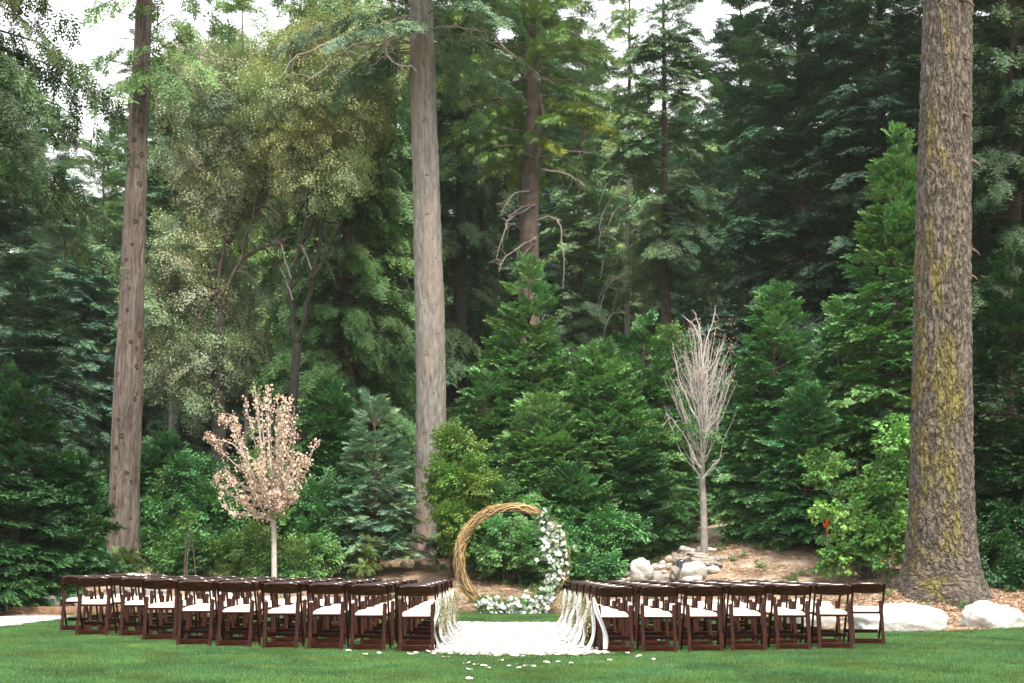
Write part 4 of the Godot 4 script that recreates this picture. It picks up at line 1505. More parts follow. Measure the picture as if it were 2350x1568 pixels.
func make_shrubs() -> void:
	shrub("shrub", "low bright green shrub around the pale trunk of the pink leaved tree", [[P(560, 1265, 25.2), 0.55, 0.45, 0.4, 260], [P(640, 1285, 25.5), 0.7, 0.4, 0.4, 260], [P(590, 1300, 25.0), 0.6, 0.3, 0.4, 200]], 0.30, Color(1.35, 1.1, 0.8), "shrub", 801, on_ground(-5.6, 25.2))
	shrub("shrub", "low leafy shrub between the pink leaved tree and the blue grey fir", [[P(720, 1285, 25.2), 0.6, 0.33, 0.4, 260], [P(690, 1305, 24.9), 0.4, 0.18, 0.3, 100]], 0.28, Color(1.3, 1.2, 1.0), "shrub", 802, on_ground(-4.4, 25.0))
	shrub("shrub", "rounded green shrub behind and right of the pink leaved tree", [[P(735, 1165, 27.0), 0.85, 0.75, 0.6, 520], [P(760, 1225, 26.6), 0.7, 0.5, 0.5, 300]], 0.36, Color(0.9, 1.05, 1.0), "shrub", 803, on_ground(-4.5, 26.8))
	shrub("shrub", "wide leafy shrub right of the knotted trunk's foot", [[P(420, 1140, 28.0), 0.7, 0.8, 0.6, 500], [P(480, 1200, 27.4), 0.7, 0.7, 0.6, 420], [P(400, 1240, 27.4), 0.5, 0.5, 0.5, 320], [P(440, 1280, 26.0), 0.9, 0.4, 0.5, 300]], 0.36, Color(0.8, 0.95, 0.85), "shrub", 804, on_ground(-8.0, 26.8))
	shrub("shrub", "small feathery shrub in front of the knotted trunk's foot", [[P(290, 1295, 25.6), 0.26, 0.34, 0.25, 150]], 0.34, Color(1.15, 1.0, 0.75), "cedar", 805, on_ground(-8.75, 25.6))
	shrub("shrub", "dim shrub left of the knotted trunk's foot", [[P(200, 1190, 27.6), 0.4, 0.8, 0.4, 280], [P(170, 1280, 25.0), 0.5, 0.4, 0.4, 260]], 0.36, Color(0.7, 0.85, 0.75), "shrub", 806, on_ground(-9.6, 26.0))
	shrub("shrub", "yellow green young shrub in front of the pale grey trunk, left of the ring", [[P(1055, 1040, 26.3), 0.38, 0.6, 0.35, 320], [P(1025, 1120, 26.0), 0.36, 0.5, 0.35, 260], [P(1080, 1130, 25.9), 0.5, 0.6, 0.4, 360], [P(1050, 1205, 25.6), 0.5, 0.42, 0.4, 300]], 0.30, Color(1.5, 1.2, 0.75), "shrub", 807, on_ground(-1.35, 25.9))
	shrub("shrub", "pale leafy shrub seen through the ring", [[P(1165, 1165, 26.2), 0.5, 0.6, 0.4, 300], [P(1160, 1250, 25.4), 0.65, 0.4, 0.35, 320], [P(1235, 1265, 25.2), 0.5, 0.4, 0.35, 260]], 0.28, Color(1.35, 1.4, 1.35), "shrub", 808, on_ground(-0.1, 25.6))
	shrub("shrub", "dark shrub right of the ring with a low trunk", [[P(1330, 1250, 25.3), 0.7, 0.55, 0.5, 420], [P(1400, 1230, 25.6), 0.6, 0.6, 0.5, 380], [P(1345, 1310, 24.6), 0.5, 0.25, 0.4, 200]], 0.34, Color(0.75, 0.95, 0.85), "shrub", 809, on_ground(1.9, 25.3))
	shrub("shrub", "small green shrub behind the row of round stones", [[P(1500, 1245, 26.6), 0.38, 0.24, 0.3, 160]], 0.25, Color(0.9, 1.0, 0.9), "shrub", 810, on_ground(3.3, 26.6))
	shrub("shrub", "bright broad leaved shrub with arching stems left of the mossy trunk", [[P(1985, 1085, 22.5), 0.66, 0.42, 0.5, 84], [P(2040, 1040, 22.6), 0.45, 0.7, 0.5, 84], [P(2040, 1150, 22.3), 0.5, 0.6, 0.55, 112], [P(1950, 1180, 21.9), 0.55, 0.26, 0.4, 56], [P(1915, 1280, 21.5), 0.26, 0.16, 0.2, 34], [P(1995, 1235, 21.9), 0.5, 0.26, 0.35, 60], [P(2060, 1235, 22.0), 0.35, 0.3, 0.3, 70], [P(1890, 1080, 22.6), 0.3, 0.2, 0.25, 34]], 0.34, Color(1.45, 1.45, 1.2), "large", 811, on_ground(6.95, 22.0))
	shrub("seedling", "tiny seedling with round leaves left of the mossy trunk's foot", [[P(2027, 1285, 20.8), 0.14, 0.1, 0.1, 12]], 0.22, Color(1.2, 1.3, 1.2), "large", 812, on_ground(6.83, 20.8))
	shrub("shrub", "small dry tufted shrub at the pale grey trunk's foot, left side", [[P(848, 1268, 25.6), 0.16, 0.28, 0.15, 70], [P(835, 1300, 25.2), 0.14, 0.12, 0.12, 30]], 0.26, Color(1.3, 1.1, 0.8), "cedar", 813, on_ground(-3.25, 25.5))
	shrub("shrub", "low shaded shrub at the right frame edge beyond the boulders", [[P(2330, 1240, 21.6), 0.8, 0.7, 0.5, 300], [P(2290, 1320, 21.0), 0.5, 0.25, 0.3, 120]], 0.34, Color(0.32, 0.42, 0.36), "shrub", 814, on_ground(9.3, 21.4))  # shade painted into the leaf tint
	shrub("sapling", "thin green stemmed sapling between the knotted trunk and the pink leaved tree", [[P(437, 1195, 24.6), 0.14, 0.16, 0.12, 26]], 0.20, Color(1.3, 1.2, 0.8), "shrub", 815, on_ground((437 - 1175) / FOC * 24.6, 24.6))

func make_stones() -> void:
	# the boulders that edge the lawn at the right
	var gr: Material = mat.granite
	rock("boulder", "large white boulder at the far right edge of the lawn, dark on its lower face", "boulder", on_ground(7.55, 17.75, 0.08), Vector3(1.05, 0.66, 0.70), 21, gr, 0.24, 0.15, Vector3(0.15, 0.2, -0.16), "boulders edging the lawn", 40, 26)
	rock("boulder", "long white boulder just right of the last chair", "boulder", on_ground(5.85, 17.15, 0.10), Vector3(1.45, 0.64, 0.75), 24, gr, 0.22, 0.2, Vector3(0, -0.1, 0.03), "boulders edging the lawn", 40, 26)
	rock("boulder", "pale boulder seen through the legs of the right end chairs", "boulder", on_ground(4.75, 18.1, 0.14), Vector3(0.95, 0.7, 0.6), 27, gr, 0.2, 0.4, Vector3(0, 0.3, 0.0), "boulders edging the lawn", 34, 22)
	rock("boulder", "low pale boulder behind the middle of the right chairs", "boulder", on_ground(3.75, 20.5, 0.10), Vector3(0.8, 0.5, 0.6), 28, gr, 0.2, 0.4, Vector3(0, 0.8, 0.0), "boulders edging the lawn", 30, 20)
	# the rock fountain: [centre and size as measured in one enlarged view, material, roughness, squareness, name, label, lift]
	var pale: Material = mat.cobble_pale
	var tan: Material = mat.cobble_tan
	var sl: Material = mat.slate
	var list := [
		[625, 315, 118, 88, pale, 0.16, 0.0, "cobble", "leftmost round stone in the upper row behind the rock fountain", 0],
		[740, 325, 118, 100, pale, 0.16, 0.0, "cobble", "second stone from the left in the upper row behind the rock fountain", 0],
		[865, 335, 105, 85, tan, 0.18, 0.0, "cobble", "small brownish stone in the upper row behind the rock fountain", 0],
		[995, 340, 140, 112, pale, 0.16, 0.0, "cobble", "pale stone with dark under it, fourth from the left in the upper row", 0],
		[1120, 278, 142, 115, pale, 0.12, 0.0, "cobble", "high round white stone at the right end of the left upper row", 0],
		[1385, 305, 130, 105, gr, 0.4, 0.1, "cobble", "angular white stone at the top of the rock fountain", 0],
		[1475, 325, 110, 95, gr, 0.3, 0.0, "cobble", "white stone beside the angular one at the top of the fountain", 0],
		[1565, 335, 110, 80, pale, 0.2, 0.0, "cobble", "small pale stone left of the round white one on the fountain top", 0],
		[1725, 322, 182, 120, gr, 0.10, 0.0, "cobble", "smooth round white stone on the fountain top by the bare tree's foot", 0],
		[1860, 315, 110, 80, pale, 0.25, 0.0, "cobble", "pale stone right of the bare tree's foot", 0],
		[1935, 322, 90, 60, pale, 0.25, 0.0, "cobble", "rightmost small stone on the fountain top", 0],
		[1362, 385, 54, 48, pale, 0.1, 0.0, "cobble", "tiny white stone lying on the slate, left one of two", 1],
		[1425, 402, 72, 52, gr, 0.1, 0.0, "cobble", "tiny white stone lying on the slate, right one of two", 1],
		[785, 532, 182, 108, gr, 0.14, 0.0, "cobble", "smooth pale stone right above the pointed boulder", 1],
		[920, 478, 132, 86, pale, 0.16, 0.0, "cobble", "pale stone high on the left slope of the fountain", 1],
		[915, 532, 92, 62, tan, 0.16, 0.0, "cobble", "small tan stone below the high pale one on the left slope", 1],
		[1035, 558, 142, 92, pale, 0.16, 0.0, "cobble", "pale stone in the middle of the fountain's left slope", 1],
		[1130, 492, 134, 132, tan, 0.22, 0.1, "cobble", "upright grey tan stone beside the slate lip", 1],
		[880, 625, 150, 112, gr, 0.2, 0.0, "cobble", "white stone touching the pointed boulder's right side", 1],
		[1000, 622, 150, 96, pale, 0.2, 0.1, "cobble", "long pale stone across the middle of the fountain", 1],
		[1130, 622, 122, 124, tan, 0.18, 0.0, "cobble", "round tan stone above the grey block", 1],
		[630, 715, 380, 420, gr, 0.30, 0.30, "boulder", "big pointed white boulder on the left of the rock fountain", 2],
		[355, 748, 210, 130, gr, 0.26, 0.1, "cobble", "white stone leaning on the left foot of the pointed boulder", 1],
		[260, 862, 190, 80, gr, 0.25, 0.1, "cobble", "lowest white stone at the left end of the fountain", 1],
		[412, 852, 84, 72, pale, 0.2, 0.0, "cobble", "small round stone at the foot of the pointed boulder", 1],
		[912, 730, 134, 62, pale, 0.18, 0.0, "cobble", "flat pale stone lying on the grey block, left", 1],
		[1060, 712, 120, 58, tan, 0.18, 0.0, "cobble", "flat yellowish stone lying on the grey block, right", 1],
		[1010, 845, 360, 190, sl, 0.16, 0.75, "boulder", "square grey block in the middle of the fountain's foot", 2],
		[1572, 690, 440, 310, gr, 0.20, 0.30, "boulder", "big round white boulder on the right of the rock fountain", 2],
		[1540, 850, 380, 130, gr, 0.30, 0.30, "boulder", "low white boulder under the big round one, fountain's foot", 2],
		[1905, 672, 224, 122, pale, 0.22, 0.1, "cobble", "pale oval stone right of the big round boulder", 1],
		[1300, 425, 240, 70, sl, 0.3, 0.6, "slate_slab", "slate slab under the two tiny white stones", 1],
		[1650, 405, 420, 80, sl, 0.3, 0.6, "slate_slab", "topmost wide slate slab right of the water gap", 1],
		[1820, 455, 480, 70, sl, 0.35, 0.6, "slate_slab", "middle wide slate slab right of the water gap", 1],
		[1780, 510, 520, 70, sl, 0.35, 0.6, "slate_slab", "lower wide slate slab over the big round boulder", 1],
		[1900, 570, 360, 90, sl, 0.4, 0.5, "slate_slab", "lowest slate slab jutting out to the right", 1],
		[2030, 465, 200, 50, sl, 0.4, 0.5, "slate_slab", "thin slate tip at the right end of the fountain", 1],
		[1290, 520, 180, 150, sl, 0.35, 0.5, "slate_slab", "tilted slate slab left of the dark water gap", 1],
		[1235, 735, 150, 240, sl, 0.3, 0.5, "slate_slab", "upright slate slab beside the square grey block", 2],
		[1340, 660, 150, 340, mat.gap_shade_stone, 0.2, 0.5, "gap_shade_rock", "dark rock added for the shade inside the water gap of the fountain", 3],  # added block; its dark colour stands for the shaded recess between the slabs
	]
	var k := 300
	for a in list:
		k += 1
		var cx: float = 1391.2 + a[0] * 0.128
		var cy: float = 1222.0 + a[1] * 0.128
		var w: float = a[2] * 0.128
		var h: float = a[3] * 0.128
		var g := hit(cx, cy + h * 0.42, 22.0)
		var d := -g.z
		if a[9] == 2: d -= 0.15
		if a[9] == 3: d += 0.25
		var c := P(cx, cy, d)
		var s := d / FOC
		var dep: float = s * minf(w, h * 1.6) * 0.95
		if a[7] == "slate_slab": dep = maxf(dep, 0.4)
		var tw := Vector3(0.05, rng.randf_range(-0.15, 0.15), rng.randf_range(-0.08, 0.08))
		if a[7] == "slate_slab": tw = Vector3(0.12, rng.randf_range(-0.2, 0.2), -0.10)
		rock(a[7], a[8], "rock", c, Vector3(w * s, h * s, dep) * 1.14, k, a[4], a[5], a[6], tw, "stones of the rock fountain")
	# timber edging and stones at the left, seen through the chair legs
	var tb := thing("timber_edging", "brown timber edging in front of pale stones, behind the left end chairs", "edging")
	for s in [[-8.9, -7.45], [-7.43, -5.9], [-5.88, -4.6]]:
		var m := MB.new()
		var a: float = s[0]
		var b: float = s[1]
		bar(m, Vector3(a, lawn_h(a, 20.0) + 0.03, -(edge_d(a) + 0.10)), Vector3(b, lawn_h(b, 20.0) + 0.03, -(edge_d(b) + 0.10)), Vector3.UP, 0.20, 0.10, 0.01)
		part("timber", m.mesh(), mat.timber, tb)
	var names := ["white stone behind the timber edging, leftmost, beside the dark bush", "white stone second from the left behind the timber edging", "flat white stone third from the left behind the timber edging", "white stone fourth from the left behind the timber edging", "white stone fifth from the left behind the timber edging", "white stone sixth from the left behind the timber edging", "rightmost white stone behind the timber edging"]
	for n in names.size():
		var x := -8.35 + 0.52 * n + rng.randf_range(-0.1, 0.1)
		var sz := rng.randf_range(0.22, 0.42)
		rock("cobble", names[n], "rock", on_ground(x, edge_d(x) + 0.45 + rng.randf_range(0.0, 0.3), sz * 0.25), Vector3(sz, sz * 0.75, sz), 380 + n, mat.granite, 0.3, 0.2, Vector3(0, rng.randf() * 3.0, 0), "white stones behind the timber edging")
	rock("boulder", "large white boulder behind the left end chairs", "boulder", on_ground(-7.0, 21.2, 0.12), Vector3(1.1, 0.62, 0.7), 391, mat.granite, 0.3, 0.3, Vector3.ZERO, "")
	rock("boulder", "second white boulder behind the left chairs, nearer the pink leaved tree", "boulder", on_ground(-5.5, 21.0, 0.10), Vector3(0.9, 0.5, 0.6), 392, mat.granite, 0.3, 0.3, Vector3(0, 1, 0), "")
	rock("cobble", "flat white stone on the bank below the blue grey fir", "rock", hit(795, 1318, 22.0) + Vector3(0, 0.03, 0), Vector3(0.24, 0.12, 0.2), 393, mat.granite, 0.3)
	rock("cobble", "whitish stone just above the left chairs, right of the pink leaved tree", "rock", hit(762, 1322, 22.0) + Vector3(0, 0.03, 0), Vector3(0.3, 0.14, 0.2), 394, mat.granite, 0.3)

func ordinal(n: int) -> String:
	return ["first", "second", "third", "fourth", "fifth", "sixth", "seventh", "eighth", "ninth", "tenth", "eleventh"][n]

func seat_at(side: float, row: int, j: int) -> Array:   # [place, turn]
	var inner := lerpf(1.135, 1.16, row / 5.0) if side < 0 else lerpf(1.195, 1.07, row / 5.0)
	var pitch := 0.536 if row == 0 else 0.552
	var x := side * (inner + pitch * j)
	var d: float = 13.35 + 0.89 * row + x * x * [0.025, 0.010, 0.002, 0.0, 0.0, 0.0][row]
	return [Vector3(x, lawn_h(x, d) + 0.006, -d), -x * 0.012]

func make_chairs() -> void:
	var proto := make_chair()
	var first := true
	var r := RandomNumberGenerator.new()
	r.seed = 88
	for side in [-1.0, 1.0]:
		var counts := [6, 7, 9, 10, 10, 10] if side < 0 else [6, 7, 6, 6, 6, 6]
		for row in 6:
			for j in int(counts[row]):
				var o := proto if first else copy(proto)
				first = false
				var s := seat_at(side, row, j)
				o.position = s[0] + Vector3(r.randf_range(-0.018, 0.018), 0, r.randf_range(-0.045, 0.045))
				o.rotation.y = s[1] + r.randf_range(-0.05, 0.05)
				var rows := ["back row nearest the viewer", "second row from the back", "third row from the back", "fourth row from the back", "second row from the front", "front row nearest the ring"]
				var label := "dark folding chair, %s, %s from the aisle on the %s side" % [rows[row], ordinal(j), "left" if side < 0 else "right"]
				tag(o, label, "folding chair", "folding chairs set out in rows")

func make_aisle() -> void:
	# petals: a deep, dense carpet between the two blocks of chairs
	var r := RandomNumberGenerator.new()
	r.seed = 99
	var pm := []
	for v in 3:
		var mb := MB.new()
		for j in 4:
			for k in 4:
				var a := lerpf(-1, 1, k / 3.0)
				var b := lerpf(-1, 1, j / 3.0)
				var w := sqrt(maxf(0.05, 1.0 - b * b * 0.95))
				var g: float = 0.9 + 0.1 * v
				mb.col = Color(0.69, 0.69, 0.69)
				mb.vert(Vector3(a * w * 0.5, (a * a * 0.16 + b * b * 0.14 * g) * (1.0 if v < 2 else -1.0) + (0.14 if v == 2 else 0.0), b * 0.62))
		for j in 3:
			for k in 3:
				mb.quad(j * 4 + k, j * 4 + k + 4, j * 4 + k + 5, j * 4 + k + 1)
		pm.append(mb.mesh())
	var xf := []
	var co := []
	var n := FastNoiseLite.new()
	n.seed = 3
	n.frequency = 1.3
	while xf.size() < 21000:
		var x := r.randf_range(-1.5, 1.6)
		var d := r.randf_range(12.3, 19.7)
		var wob := 0.30 * n.get_noise_2d(x * 1.0, d * 2.2)
		var inl := ss(-1.02, -0.72, x + wob) * (1.0 - ss(0.78, 1.14, x + wob + (0.22 if d > 14.0 and d < 18.2 else 0.0)))
		var fr := ss(12.72, 12.95, d + wob * 0.5) * (1.0 - ss(19.1, 19.35, d + wob * 0.4))
		if r.randf() > inl * inl * fr + 0.0: continue
		var g := r.randf_range(0.042, 0.066)
		var deep := inl * fr
		xf.append(Transform3D(Basis.from_euler(Vector3(r.randf_range(-0.3, 0.3), r.randf() * TAU, r.randf_range(-0.3, 0.3))).scaled(Vector3(g, g, g)), Vector3(x, lawn_h(x, d) + 0.022 + r.randf() * 0.022 * deep, -d)))
		var v := r.randf_range(0.85, 1.1)
		co.append(Color(v, v, v))
	tag(many("petal_carpet", pm[0], mat.petal, self, xf, co), "thick carpet of white petals down the aisle", "", "", "stuff")
	# strays, each a petal of its own
	var spots := [[1022, 1510], [1072, 1524], [1092, 1527], [1112, 1527], [1076, 1538], [1078, 1560], [870, 1498], [838, 1503], [942, 1503], [955, 1500], [1168, 1528], [1185, 1526], [1190, 1532], [1205, 1530], [1211, 1529], [1225, 1528], [1400, 1517], [1466, 1508], [1280, 1521], [1310, 1524], [1135, 1441], [1080, 1438], [1198, 1438], [1240, 1436], [800, 1492], [905, 1462], [870, 1480], [1382, 1480], [1370, 1462], [1360, 1475], [1345, 1455], [1415, 1468], [1440, 1500], [1510, 1470], [985, 1497], [1040, 1416], [1500, 1512], [1120, 1535], [1150, 1518], [1255, 1519]]
	for s in spots:
		var d := 10.0
		while d < 22.0:
			var q := P(s[0], s[1], d)
			if q.y <= lawn_h(q.x, d) + 0.03: break
			d += 0.01
		var p := P(s[0], s[1], d)
		var g := r.randf_range(0.045, 0.072)
		var o := part("petal", pm[r.randi() % 3], mat.petal, self, Transform3D(Basis.from_euler(Vector3(r.randf_range(-0.2, 0.2), r.randf() * TAU, r.randf_range(-0.2, 0.2))).scaled(Vector3(g, g, g)), Vector3(p.x, lawn_h(p.x, -p.z) + 0.030, p.z)))
		tag(o, "white petal lying on the grass outside the petal carpet", "petal", "stray white petals on the grass")
	# hanging bunches of small flowers and white ribbons on the aisle chairs
	var fl := MB.new()
	for k in 5:
		var a := TAU * k / 5
		fl.leaf(Vector3.ZERO, Vector3(cos(a), 0.5, sin(a)).normalized(), Vector3(-sin(a), 0, cos(a)), 1.0, 0.8, 0.2)
	var fm := fl.mesh()
	for side in [-1.0, 1.0]:
		for row in 6:
			var s := seat_at(side, row, 0)
			var b := Transform3D(Basis(Vector3.UP, s[1]), s[0])
			var where := "aisle chair, %s, %s block" % [["back row", "second row from the back", "third row from the back", "fourth row from the back", "second row from the front", "front row"][row], "left" if side < 0 else "right"]
			# the post on the aisle side
			var top := b * Vector3(-side * 0.245, 0.64, 0.13)
			var out := Vector3(-side, 0, 0)
			var t := thing("flower_bunch", "tiny cream flowers hanging on the " + where, "flower bunch", Vector3.ZERO, 0.0, "hanging flower bunches on the aisle chairs")
			var sm := MB.new()
			xf = []
			co = []
			var gx := []
			for k in 26:
				var e := top + out * r.randf_range(-0.01, 0.11) + Vector3(0, -r.randf_range(0.12, 0.50), r.randf_range(-0.09, 0.11))
				var mid := top.lerp(e, 0.5) + Vector3(r.randf_range(-0.02, 0.02), 0.0, r.randf_range(-0.02, 0.02))
				limb(sm, [top, mid, e], 0.002, 0.001, 3, 5)
				for m in 16:
					var u := r.randf_range(0.25, 1.05)
					var p := top.lerp(e, u) + Vector3(r.randfn(), r.randfn(), r.randfn()) * 0.024
					var g := r.randf_range(0.007, 0.013)
					var q := Transform3D(Basis.from_euler(Vector3(r.randf() * TAU, r.randf() * TAU, 0)).scaled(Vector3(g, g, g)), p)
					xf.append(q)
					var v := r.randf_range(0.8, 1.1)
					if r.randf() < 0.5: co.append(Color(0.11 * v, 0.16 * v, 0.06 * v))
					else: co.append(Color(0.46 * v, 0.45 * v, 0.32 * v))
			part("stems", sm.mesh(), mat.vine_gold, t).set_meta("kind", "stuff")
			many("blossoms", fm, mat.dry, t, xf, co)
			# ribbon
			var rt := thing("ribbon", "long white ribbon on the " + where, "ribbon", Vector3.ZERO, 0.0, "white ribbons on the aisle chairs")
			var back := b.basis * Vector3(0, 0, 1)
			var n2 := 2 if side > 0 else 1
			for k in n2:
				var sw: float = r.randf_range(0.03, 0.09) + 0.07 * k if side > 0 else r.randf_range(0.0, 0.04)
				var q0 := b * Vector3(-side * 0.24, 0.66, 0.14 + 0.03 * k)
				var gy := lawn_h(q0.x, -q0.z) + 0.03
				var dx: float = -side * sw
				var bend := r.randf_range(-0.03, 0.03)
				var reach: float = -side * r.randf_range(0.06, 0.20)
				var pts := [q0, q0 + Vector3(bend, -0.16, 0.04), q0 + Vector3(dx * 0.4 - bend, -0.36, 0.06), Vector3(q0.x + dx * 0.7, gy + 0.14, q0.z + 0.08), Vector3(q0.x + dx + reach * 0.35, gy + 0.025, q0.z + 0.12), Vector3(q0.x + dx + reach, gy, q0.z + 0.16)]
				if side > 0 and row == 0 and k == 1:
					pts = [q0, q0 + Vector3(0.04, -0.18, 0.06), q0 + Vector3(0.10, -0.34, 0.10), q0 + Vector3(0.13, -0.46, 0.10), q0 + Vector3(0.13, -0.60, 0.10)]
				part("strip", ribbon_mesh(pts, r.randf_range(0.045, 0.07), Vector3(0, 0, 1), r.randf_range(0.3, 1.2)), mat.ribbon, rt)

func make_ring() -> void:
	var d := 22.3
	var c := P(1174, 1285, d)
	var R := 1.035
	var foot := c.y - R
	var t := thing("vine_ring", "tall round ring of woven dry vines at the end of the aisle", "wreath")
	var r := RandomNumberGenerator.new()
	r.seed = 123
	for k in 84:
		# each vine wanders through the bundle and winds round it
		var a0 := r.randf() * TAU
		var span := r.randf_range(2.2, 5.6)
		var ph := r.randf() * TAU
		var tw := r.randf_range(1.5, 4.5) * (1.0 if r.randf() < 0.7 else -1.0)
		var rad := 0.105 * sqrt(r.randf())
		var n := 60
		var pts := PackedVector3Array()
		var rr := PackedFloat32Array()
		for j in n + 1:
			var u := float(j) / n
			var a := a0 + span * u
			var w := ph + tw * a
			# the bundle is thicker at the sides and thin at the top
			var thick := 0.72 + 0.40 * absf(cos(a))
			var loose := 0.0
			if u > 0.93 or u < 0.05: loose = r.randf_range(0.0, 0.05)
			var ro := R + rad * thick * cos(w) + loose + 0.010 * sin(a * 23.0 + ph)
			pts.append(c + Vector3(cos(a) * ro, sin(a) * ro, rad * thick * sin(w) * 0.9 + 0.008 * sin(a * 31.0 + k)))
			rr.append(lerpf(0.0125, 0.004, absf(u - 0.4) * 1.4) * (0.7 + 0.5 * fmod(k * 0.37, 1.0)))
		var mb := MB.new()
		tube(mb, pts, rr, 5)
		part("vine", mb.mesh(), [mat.vine_tan, mat.vine_gold, mat.vine_tan, mat.vine_dark][k % 4], t)
	for k in 150:
		# loose twig ends
		var a := r.randf() * TAU
		if r.randf() < 0.5: a = r.randf_range(1.9, 4.4)
		var p := c + Vector3(cos(a), sin(a), 0) * (R + r.randf_range(-0.11, 0.11)) + Vector3(0, 0, r.randf_range(-0.06, 0.09))
		var o := Vector3(-sin(a), cos(a), 0) * r.randf_range(-1.0, 1.0) + Vector3(cos(a), sin(a), 0) * r.randf_range(-0.7, 0.8) + Vector3(0, 0, r.randf_range(-0.4, 0.4))
		var l := r.randf_range(0.06, 0.17)
		var mb := MB.new()
		limb(mb, [p, p + o * l * 0.6 + Vector3(r.randf_range(-0.03, 0.03), 0.02, 0), p + o * l], 0.004, 0.0015, 4, 5)
		part("twig", mb.mesh(), [mat.vine_tan, mat.vine_gold][k % 2], t)
	# the flowers on the ring: a trail down the right side and a mound at its foot
	var bl := [blossom_mesh(1, 6, 0.9), blossom_mesh(2, 7, 0.6), blossom_mesh(3, 5, 1.0)]
	var white := std("blossom", Color(0.80, 0.79, 0.77), 0.7)
	white.cull_mode = BaseMaterial3D.CULL_DISABLED
	white.backlight_enabled = true
	white.backlight = Color(0.4, 0.4, 0.36)
	for which in 2:
		var g := thing("flower_garland", ["white flower garland trailing down the right inner side of the ring", "white flower mound along the bottom of the ring"][which], "flowers", Vector3.ZERO, 0.0, "white flowers fixed to the vine ring")
		var xf := []
		var co := []
		for k in 290:
			var u := r.randf()
			var a: float
			var ro: float
			var z := r.randf_range(0.02, 0.20)
			if which == 0:
				a = lerpf(1.02, -0.80, u)
				var wide := lerpf(0.10, 0.17, ss(0.05, 0.35, u)) * (1.0 - 0.55 * ss(0.5, 0.8, u))
				ro = R - 0.03 - 0.10 * ss(0.0, 0.3, u) + r.randfn() * wide * 0.75
			else:
				a = lerpf(-2.25, -0.72, u)
				ro = R + r.randfn() * 0.085 * (0.5 + sin(PI * u)) - 0.02
				z += 0.06 * sin(PI * u)
			var p := c + Vector3(cos(a) * ro, sin(a) * ro, z)
			if p.y < foot - 0.02: p.y = foot - 0.02 + r.randf() * 0.05
			var s := r.randf_range(0.06, 0.12)
			if which == 0 and u < 0.12: s *= 0.7
			var f := Vector3(r.randf_range(-0.8, 0.8), r.randf_range(-0.2, 1.0), r.randf_range(0.3, 1.0)).normalized()
			var q := Quaternion(Vector3.UP, f)
			part("blossom", bl[k % 3], white, g, Transform3D(Basis(q).scaled(Vector3(s, s, s)), p))
			for m in 2:
				if r.randf() < 0.65:
					var lf := (f + Vector3(r.randf_range(-1, 1), r.randf_range(-1, 0.6), r.randf_range(-0.8, 0.2))).normalized()
					var ls := r.randf_range(0.10, 0.17)
					if absf(lf.y) > 0.97: lf.x += 0.3
					xf.append(Transform3D(Basis.looking_at(lf, Vector3.UP if absf(lf.y) < 0.95 else Vector3.RIGHT).scaled(Vector3(ls, ls, ls)), p - Vector3(0, 0, 0.06)))
					var v := r.randf_range(0.6, 1.3)
					co.append(Color(v * 1.7, v * 1.5, v * 1.7))
		many("greenery", mesh_of("shrub"), mat.leaves, g, xf, co)

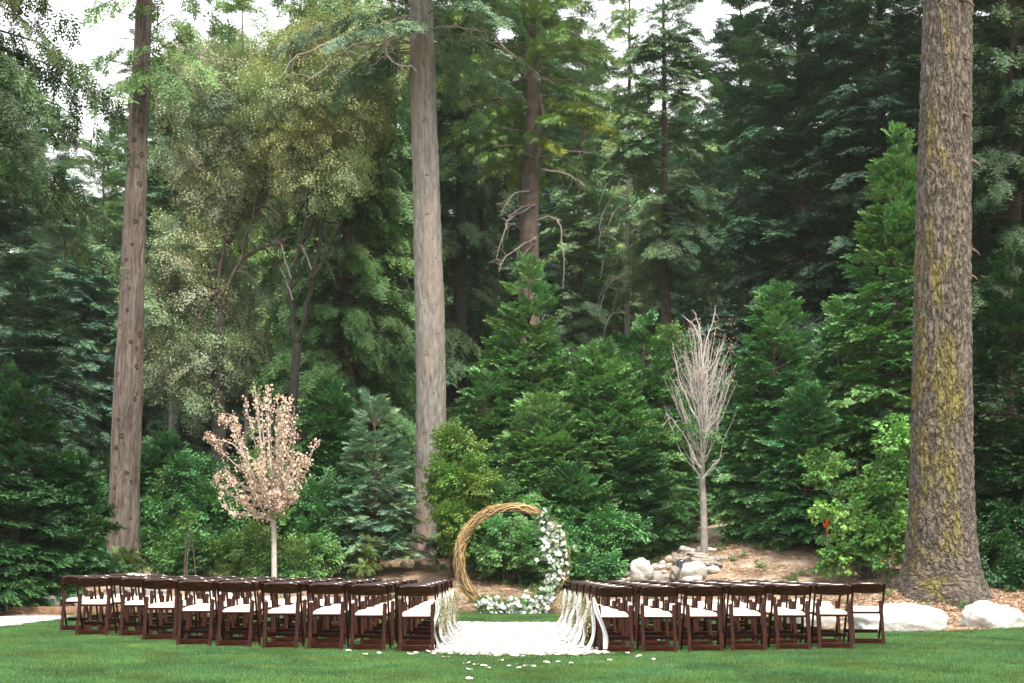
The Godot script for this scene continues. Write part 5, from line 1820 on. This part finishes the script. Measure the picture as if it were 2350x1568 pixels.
func make_small_things() -> void:
	var r := RandomNumberGenerator.new()
	r.seed = 321
	# weeds and low seedlings scattered over the bank
	var wx := []
	var wc := []
	for k in 170:
		var x := r.randf_range(-6.0, 8.5)
		var dd := edge_d(x) + 0.5 + 8.0 * pow(r.randf(), 1.2)
		if x > -0.9 and x < 1.1 and dd < 24.0: continue
		var w := masses([[on_ground(x, dd, 0.03), 0.12, 0.05, 0.1, 8]], r.randf_range(0.08, 0.16), Color(1.1, 1.0, 0.75), 0.4, 3000 + k, -0.6)
		wx.append_array(w[0])
		wc.append_array(w[1])
	tag(many("weeds", mesh_of("shrub"), mat.leaves, self, wx, wc), "small green weeds scattered over the dirt bank", "", "", "stuff")
	# a red topped standpipe at the right, and the like at the far left
	var d := 22.6
	var p := P(1898, 1303, d)
	p = on_ground(p.x, d)
	var t := thing("marker_post", "grey post with a red head among the leaves left of the mossy trunk", "post")
	var mb := MB.new()
	limb(mb, [p - Vector3(0, 0.05, 0), P(1899, 1280, d), P(1899, 1222, d)], 0.016, 0.016, 8, 4)
	part("post", mb.mesh(), mat.grey_pipe, t)
	mb = MB.new()
	box(mb, Transform3D(Basis.IDENTITY, P(1899, 1198, d)), Vector3(0.06, 0.20, 0.06), 0.015)
	box(mb, Transform3D(Basis.from_euler(Vector3(0, 0, 0.4)), P(1893, 1206, d)), Vector3(0.05, 0.09, 0.05), 0.012)
	limb(mb, [P(1899, 1215, d), P(1899, 1226, d)], 0.022, 0.018, 8, 2)
	part("head", mb.mesh(), mat.red_plastic, t)
	d = 20.6
	p = on_ground((40 - 1175) / FOC * d, d)
	t = thing("marker_post", "small red marker in front of the dark bush at far left", "post")
	mb = MB.new()
	limb(mb, [p - Vector3(0, 0.05, 0), p + Vector3(0, 0.12, 0)], 0.012, 0.012, 6, 2)
	part("post", mb.mesh(), mat.grey_pipe, t)
	mb = MB.new()
	box(mb, Transform3D(Basis.IDENTITY, p + Vector3(0, 0.18, 0)), Vector3(0.04, 0.13, 0.04), 0.01)
	part("head", mb.mesh(), mat.red_plastic, t)
	# drip line on the bank
	var hose := []
	for q in [[1975, 1330], [2005, 1318], [2030, 1313], [2055, 1310], [2075, 1309]]:
		hose.append(hit(q[0], q[1], 18.5) + Vector3(0, 0.015, 0))
	mb = MB.new()
	limb(mb, hose, 0.022, 0.022, 7, 30)
	tag(part("hose", mb.mesh(), mat.black_hose, self), "black hose lying on the bank left of the mossy trunk", "hose")
	var k := 0
	for s in [[2020, 1332, 2014, 1285, "thin dark stake under the tiny seedling"], [1886, 1325, 1889, 1285, "thin dark stake below the red headed post"]]:
		var b := hit(s[0], s[1], 18.5)
		mb = MB.new()
		limb(mb, [b - Vector3(0, 0.1, 0), P(s[2], s[3], -b.z)], 0.014, 0.012, 6, 3)
		tag(part("stake", mb.mesh(), mat.black_hose, self), s[4], "stake")
	var fl := MB.new()
	box(fl, Transform3D(Basis.from_euler(Vector3(0.1, 0.3, 0.1)), P(2026, 1290, 20.7)), Vector3(0.045, 0.075, 0.006), 0.002)
	var fp := MB.new()
	t = thing("marker_flag", "small orange flag right of the tiny seedling", "flag")
	part("flag", fl.mesh(), mat.orange_flag, t)
	var fb := on_ground((2027 - 1175) / FOC * 20.7, 20.7)
	limb(fp, [fb - Vector3(0, 0.05, 0), P(2027, 1290, 20.7)], 0.003, 0.003, 4, 2)
	part("wire", fp.mesh(), mat.grey_pipe, t)
	# old stubs on the bank right of the pale trunk
	var n := 0
	for s in [[925, 1300, "broken grey stub on the bank left of the pale trunk's foot"], [988, 1290, "taller weathered stub on the bank in front of the pale trunk"], [1003, 1298, "short dark stub on the bank right of the pale trunk's foot"]]:
		var b := hit(s[0], s[1], 23.0)
		mb = MB.new()
		var hh: float = [0.12, 0.24, 0.13][n]
		limb(mb, [b - Vector3(0, 0.1, 0), b + Vector3(0.01, hh * 0.5, 0), b + Vector3(-0.02, hh, 0)], [0.10, 0.05, 0.05][n], [0.07, 0.02, 0.03][n], 9, 6)
		tag(part("stump", mb.mesh(), [mat.bark_grey, mat.dead_wood, mat.bark_brown][n], self), s[2], "stump")
		n += 1
	# dry branches lying at the foot of the ring
	for s in [[[1085, 1404], [1130, 1402], [1180, 1398], "pale bare stick lying left of the ring's foot"], [[1150, 1395], [1110, 1385], [1060, 1385], "dry twiggy branch leaning on the ring's lower left"], [[1195, 1400], [1260, 1398], [1320, 1392], "dry brown branch lying right of the ring's foot"], [[1240, 1395], [1290, 1380], [1330, 1372], "dry twiggy branch leaning on the ring's lower right"], [[1210, 1405], [1260, 1404], [1300, 1402], "thin stick on the lawn edge right of the flower mound"]]:
		var pts := []
		for q in 3:
			var dd := 22.3 + 0.1 * q
			var w := P(s[q][0], s[q][1], dd)
			w.y = maxf(w.y, G(w.x, dd) + 0.02)
			pts.append(w)
		mb = MB.new()
		limb(mb, pts, 0.016, 0.006, 6, 8)
		for m in 9:
			var q := path_at(PackedVector3Array(pts), r.randf_range(0.2, 1.0))
			var v: Vector3 = (pts[2] - pts[0]).normalized() + Vector3(r.randf_range(-0.5, 0.5), r.randf_range(-0.1, 0.5), r.randf_range(-0.3, 0.3))
			limb(mb, [q, q + v * 0.13, q + v * 0.25 + Vector3(0, -0.02, 0)], 0.005, 0.002, 4, 4)
		tag(part("fallen_branch", mb.mesh(), [mat.dead_wood, mat.vine_tan, mat.vine_tan, mat.vine_tan, mat.dead_wood][k % 5], self), s[3], "branch")
		k += 1
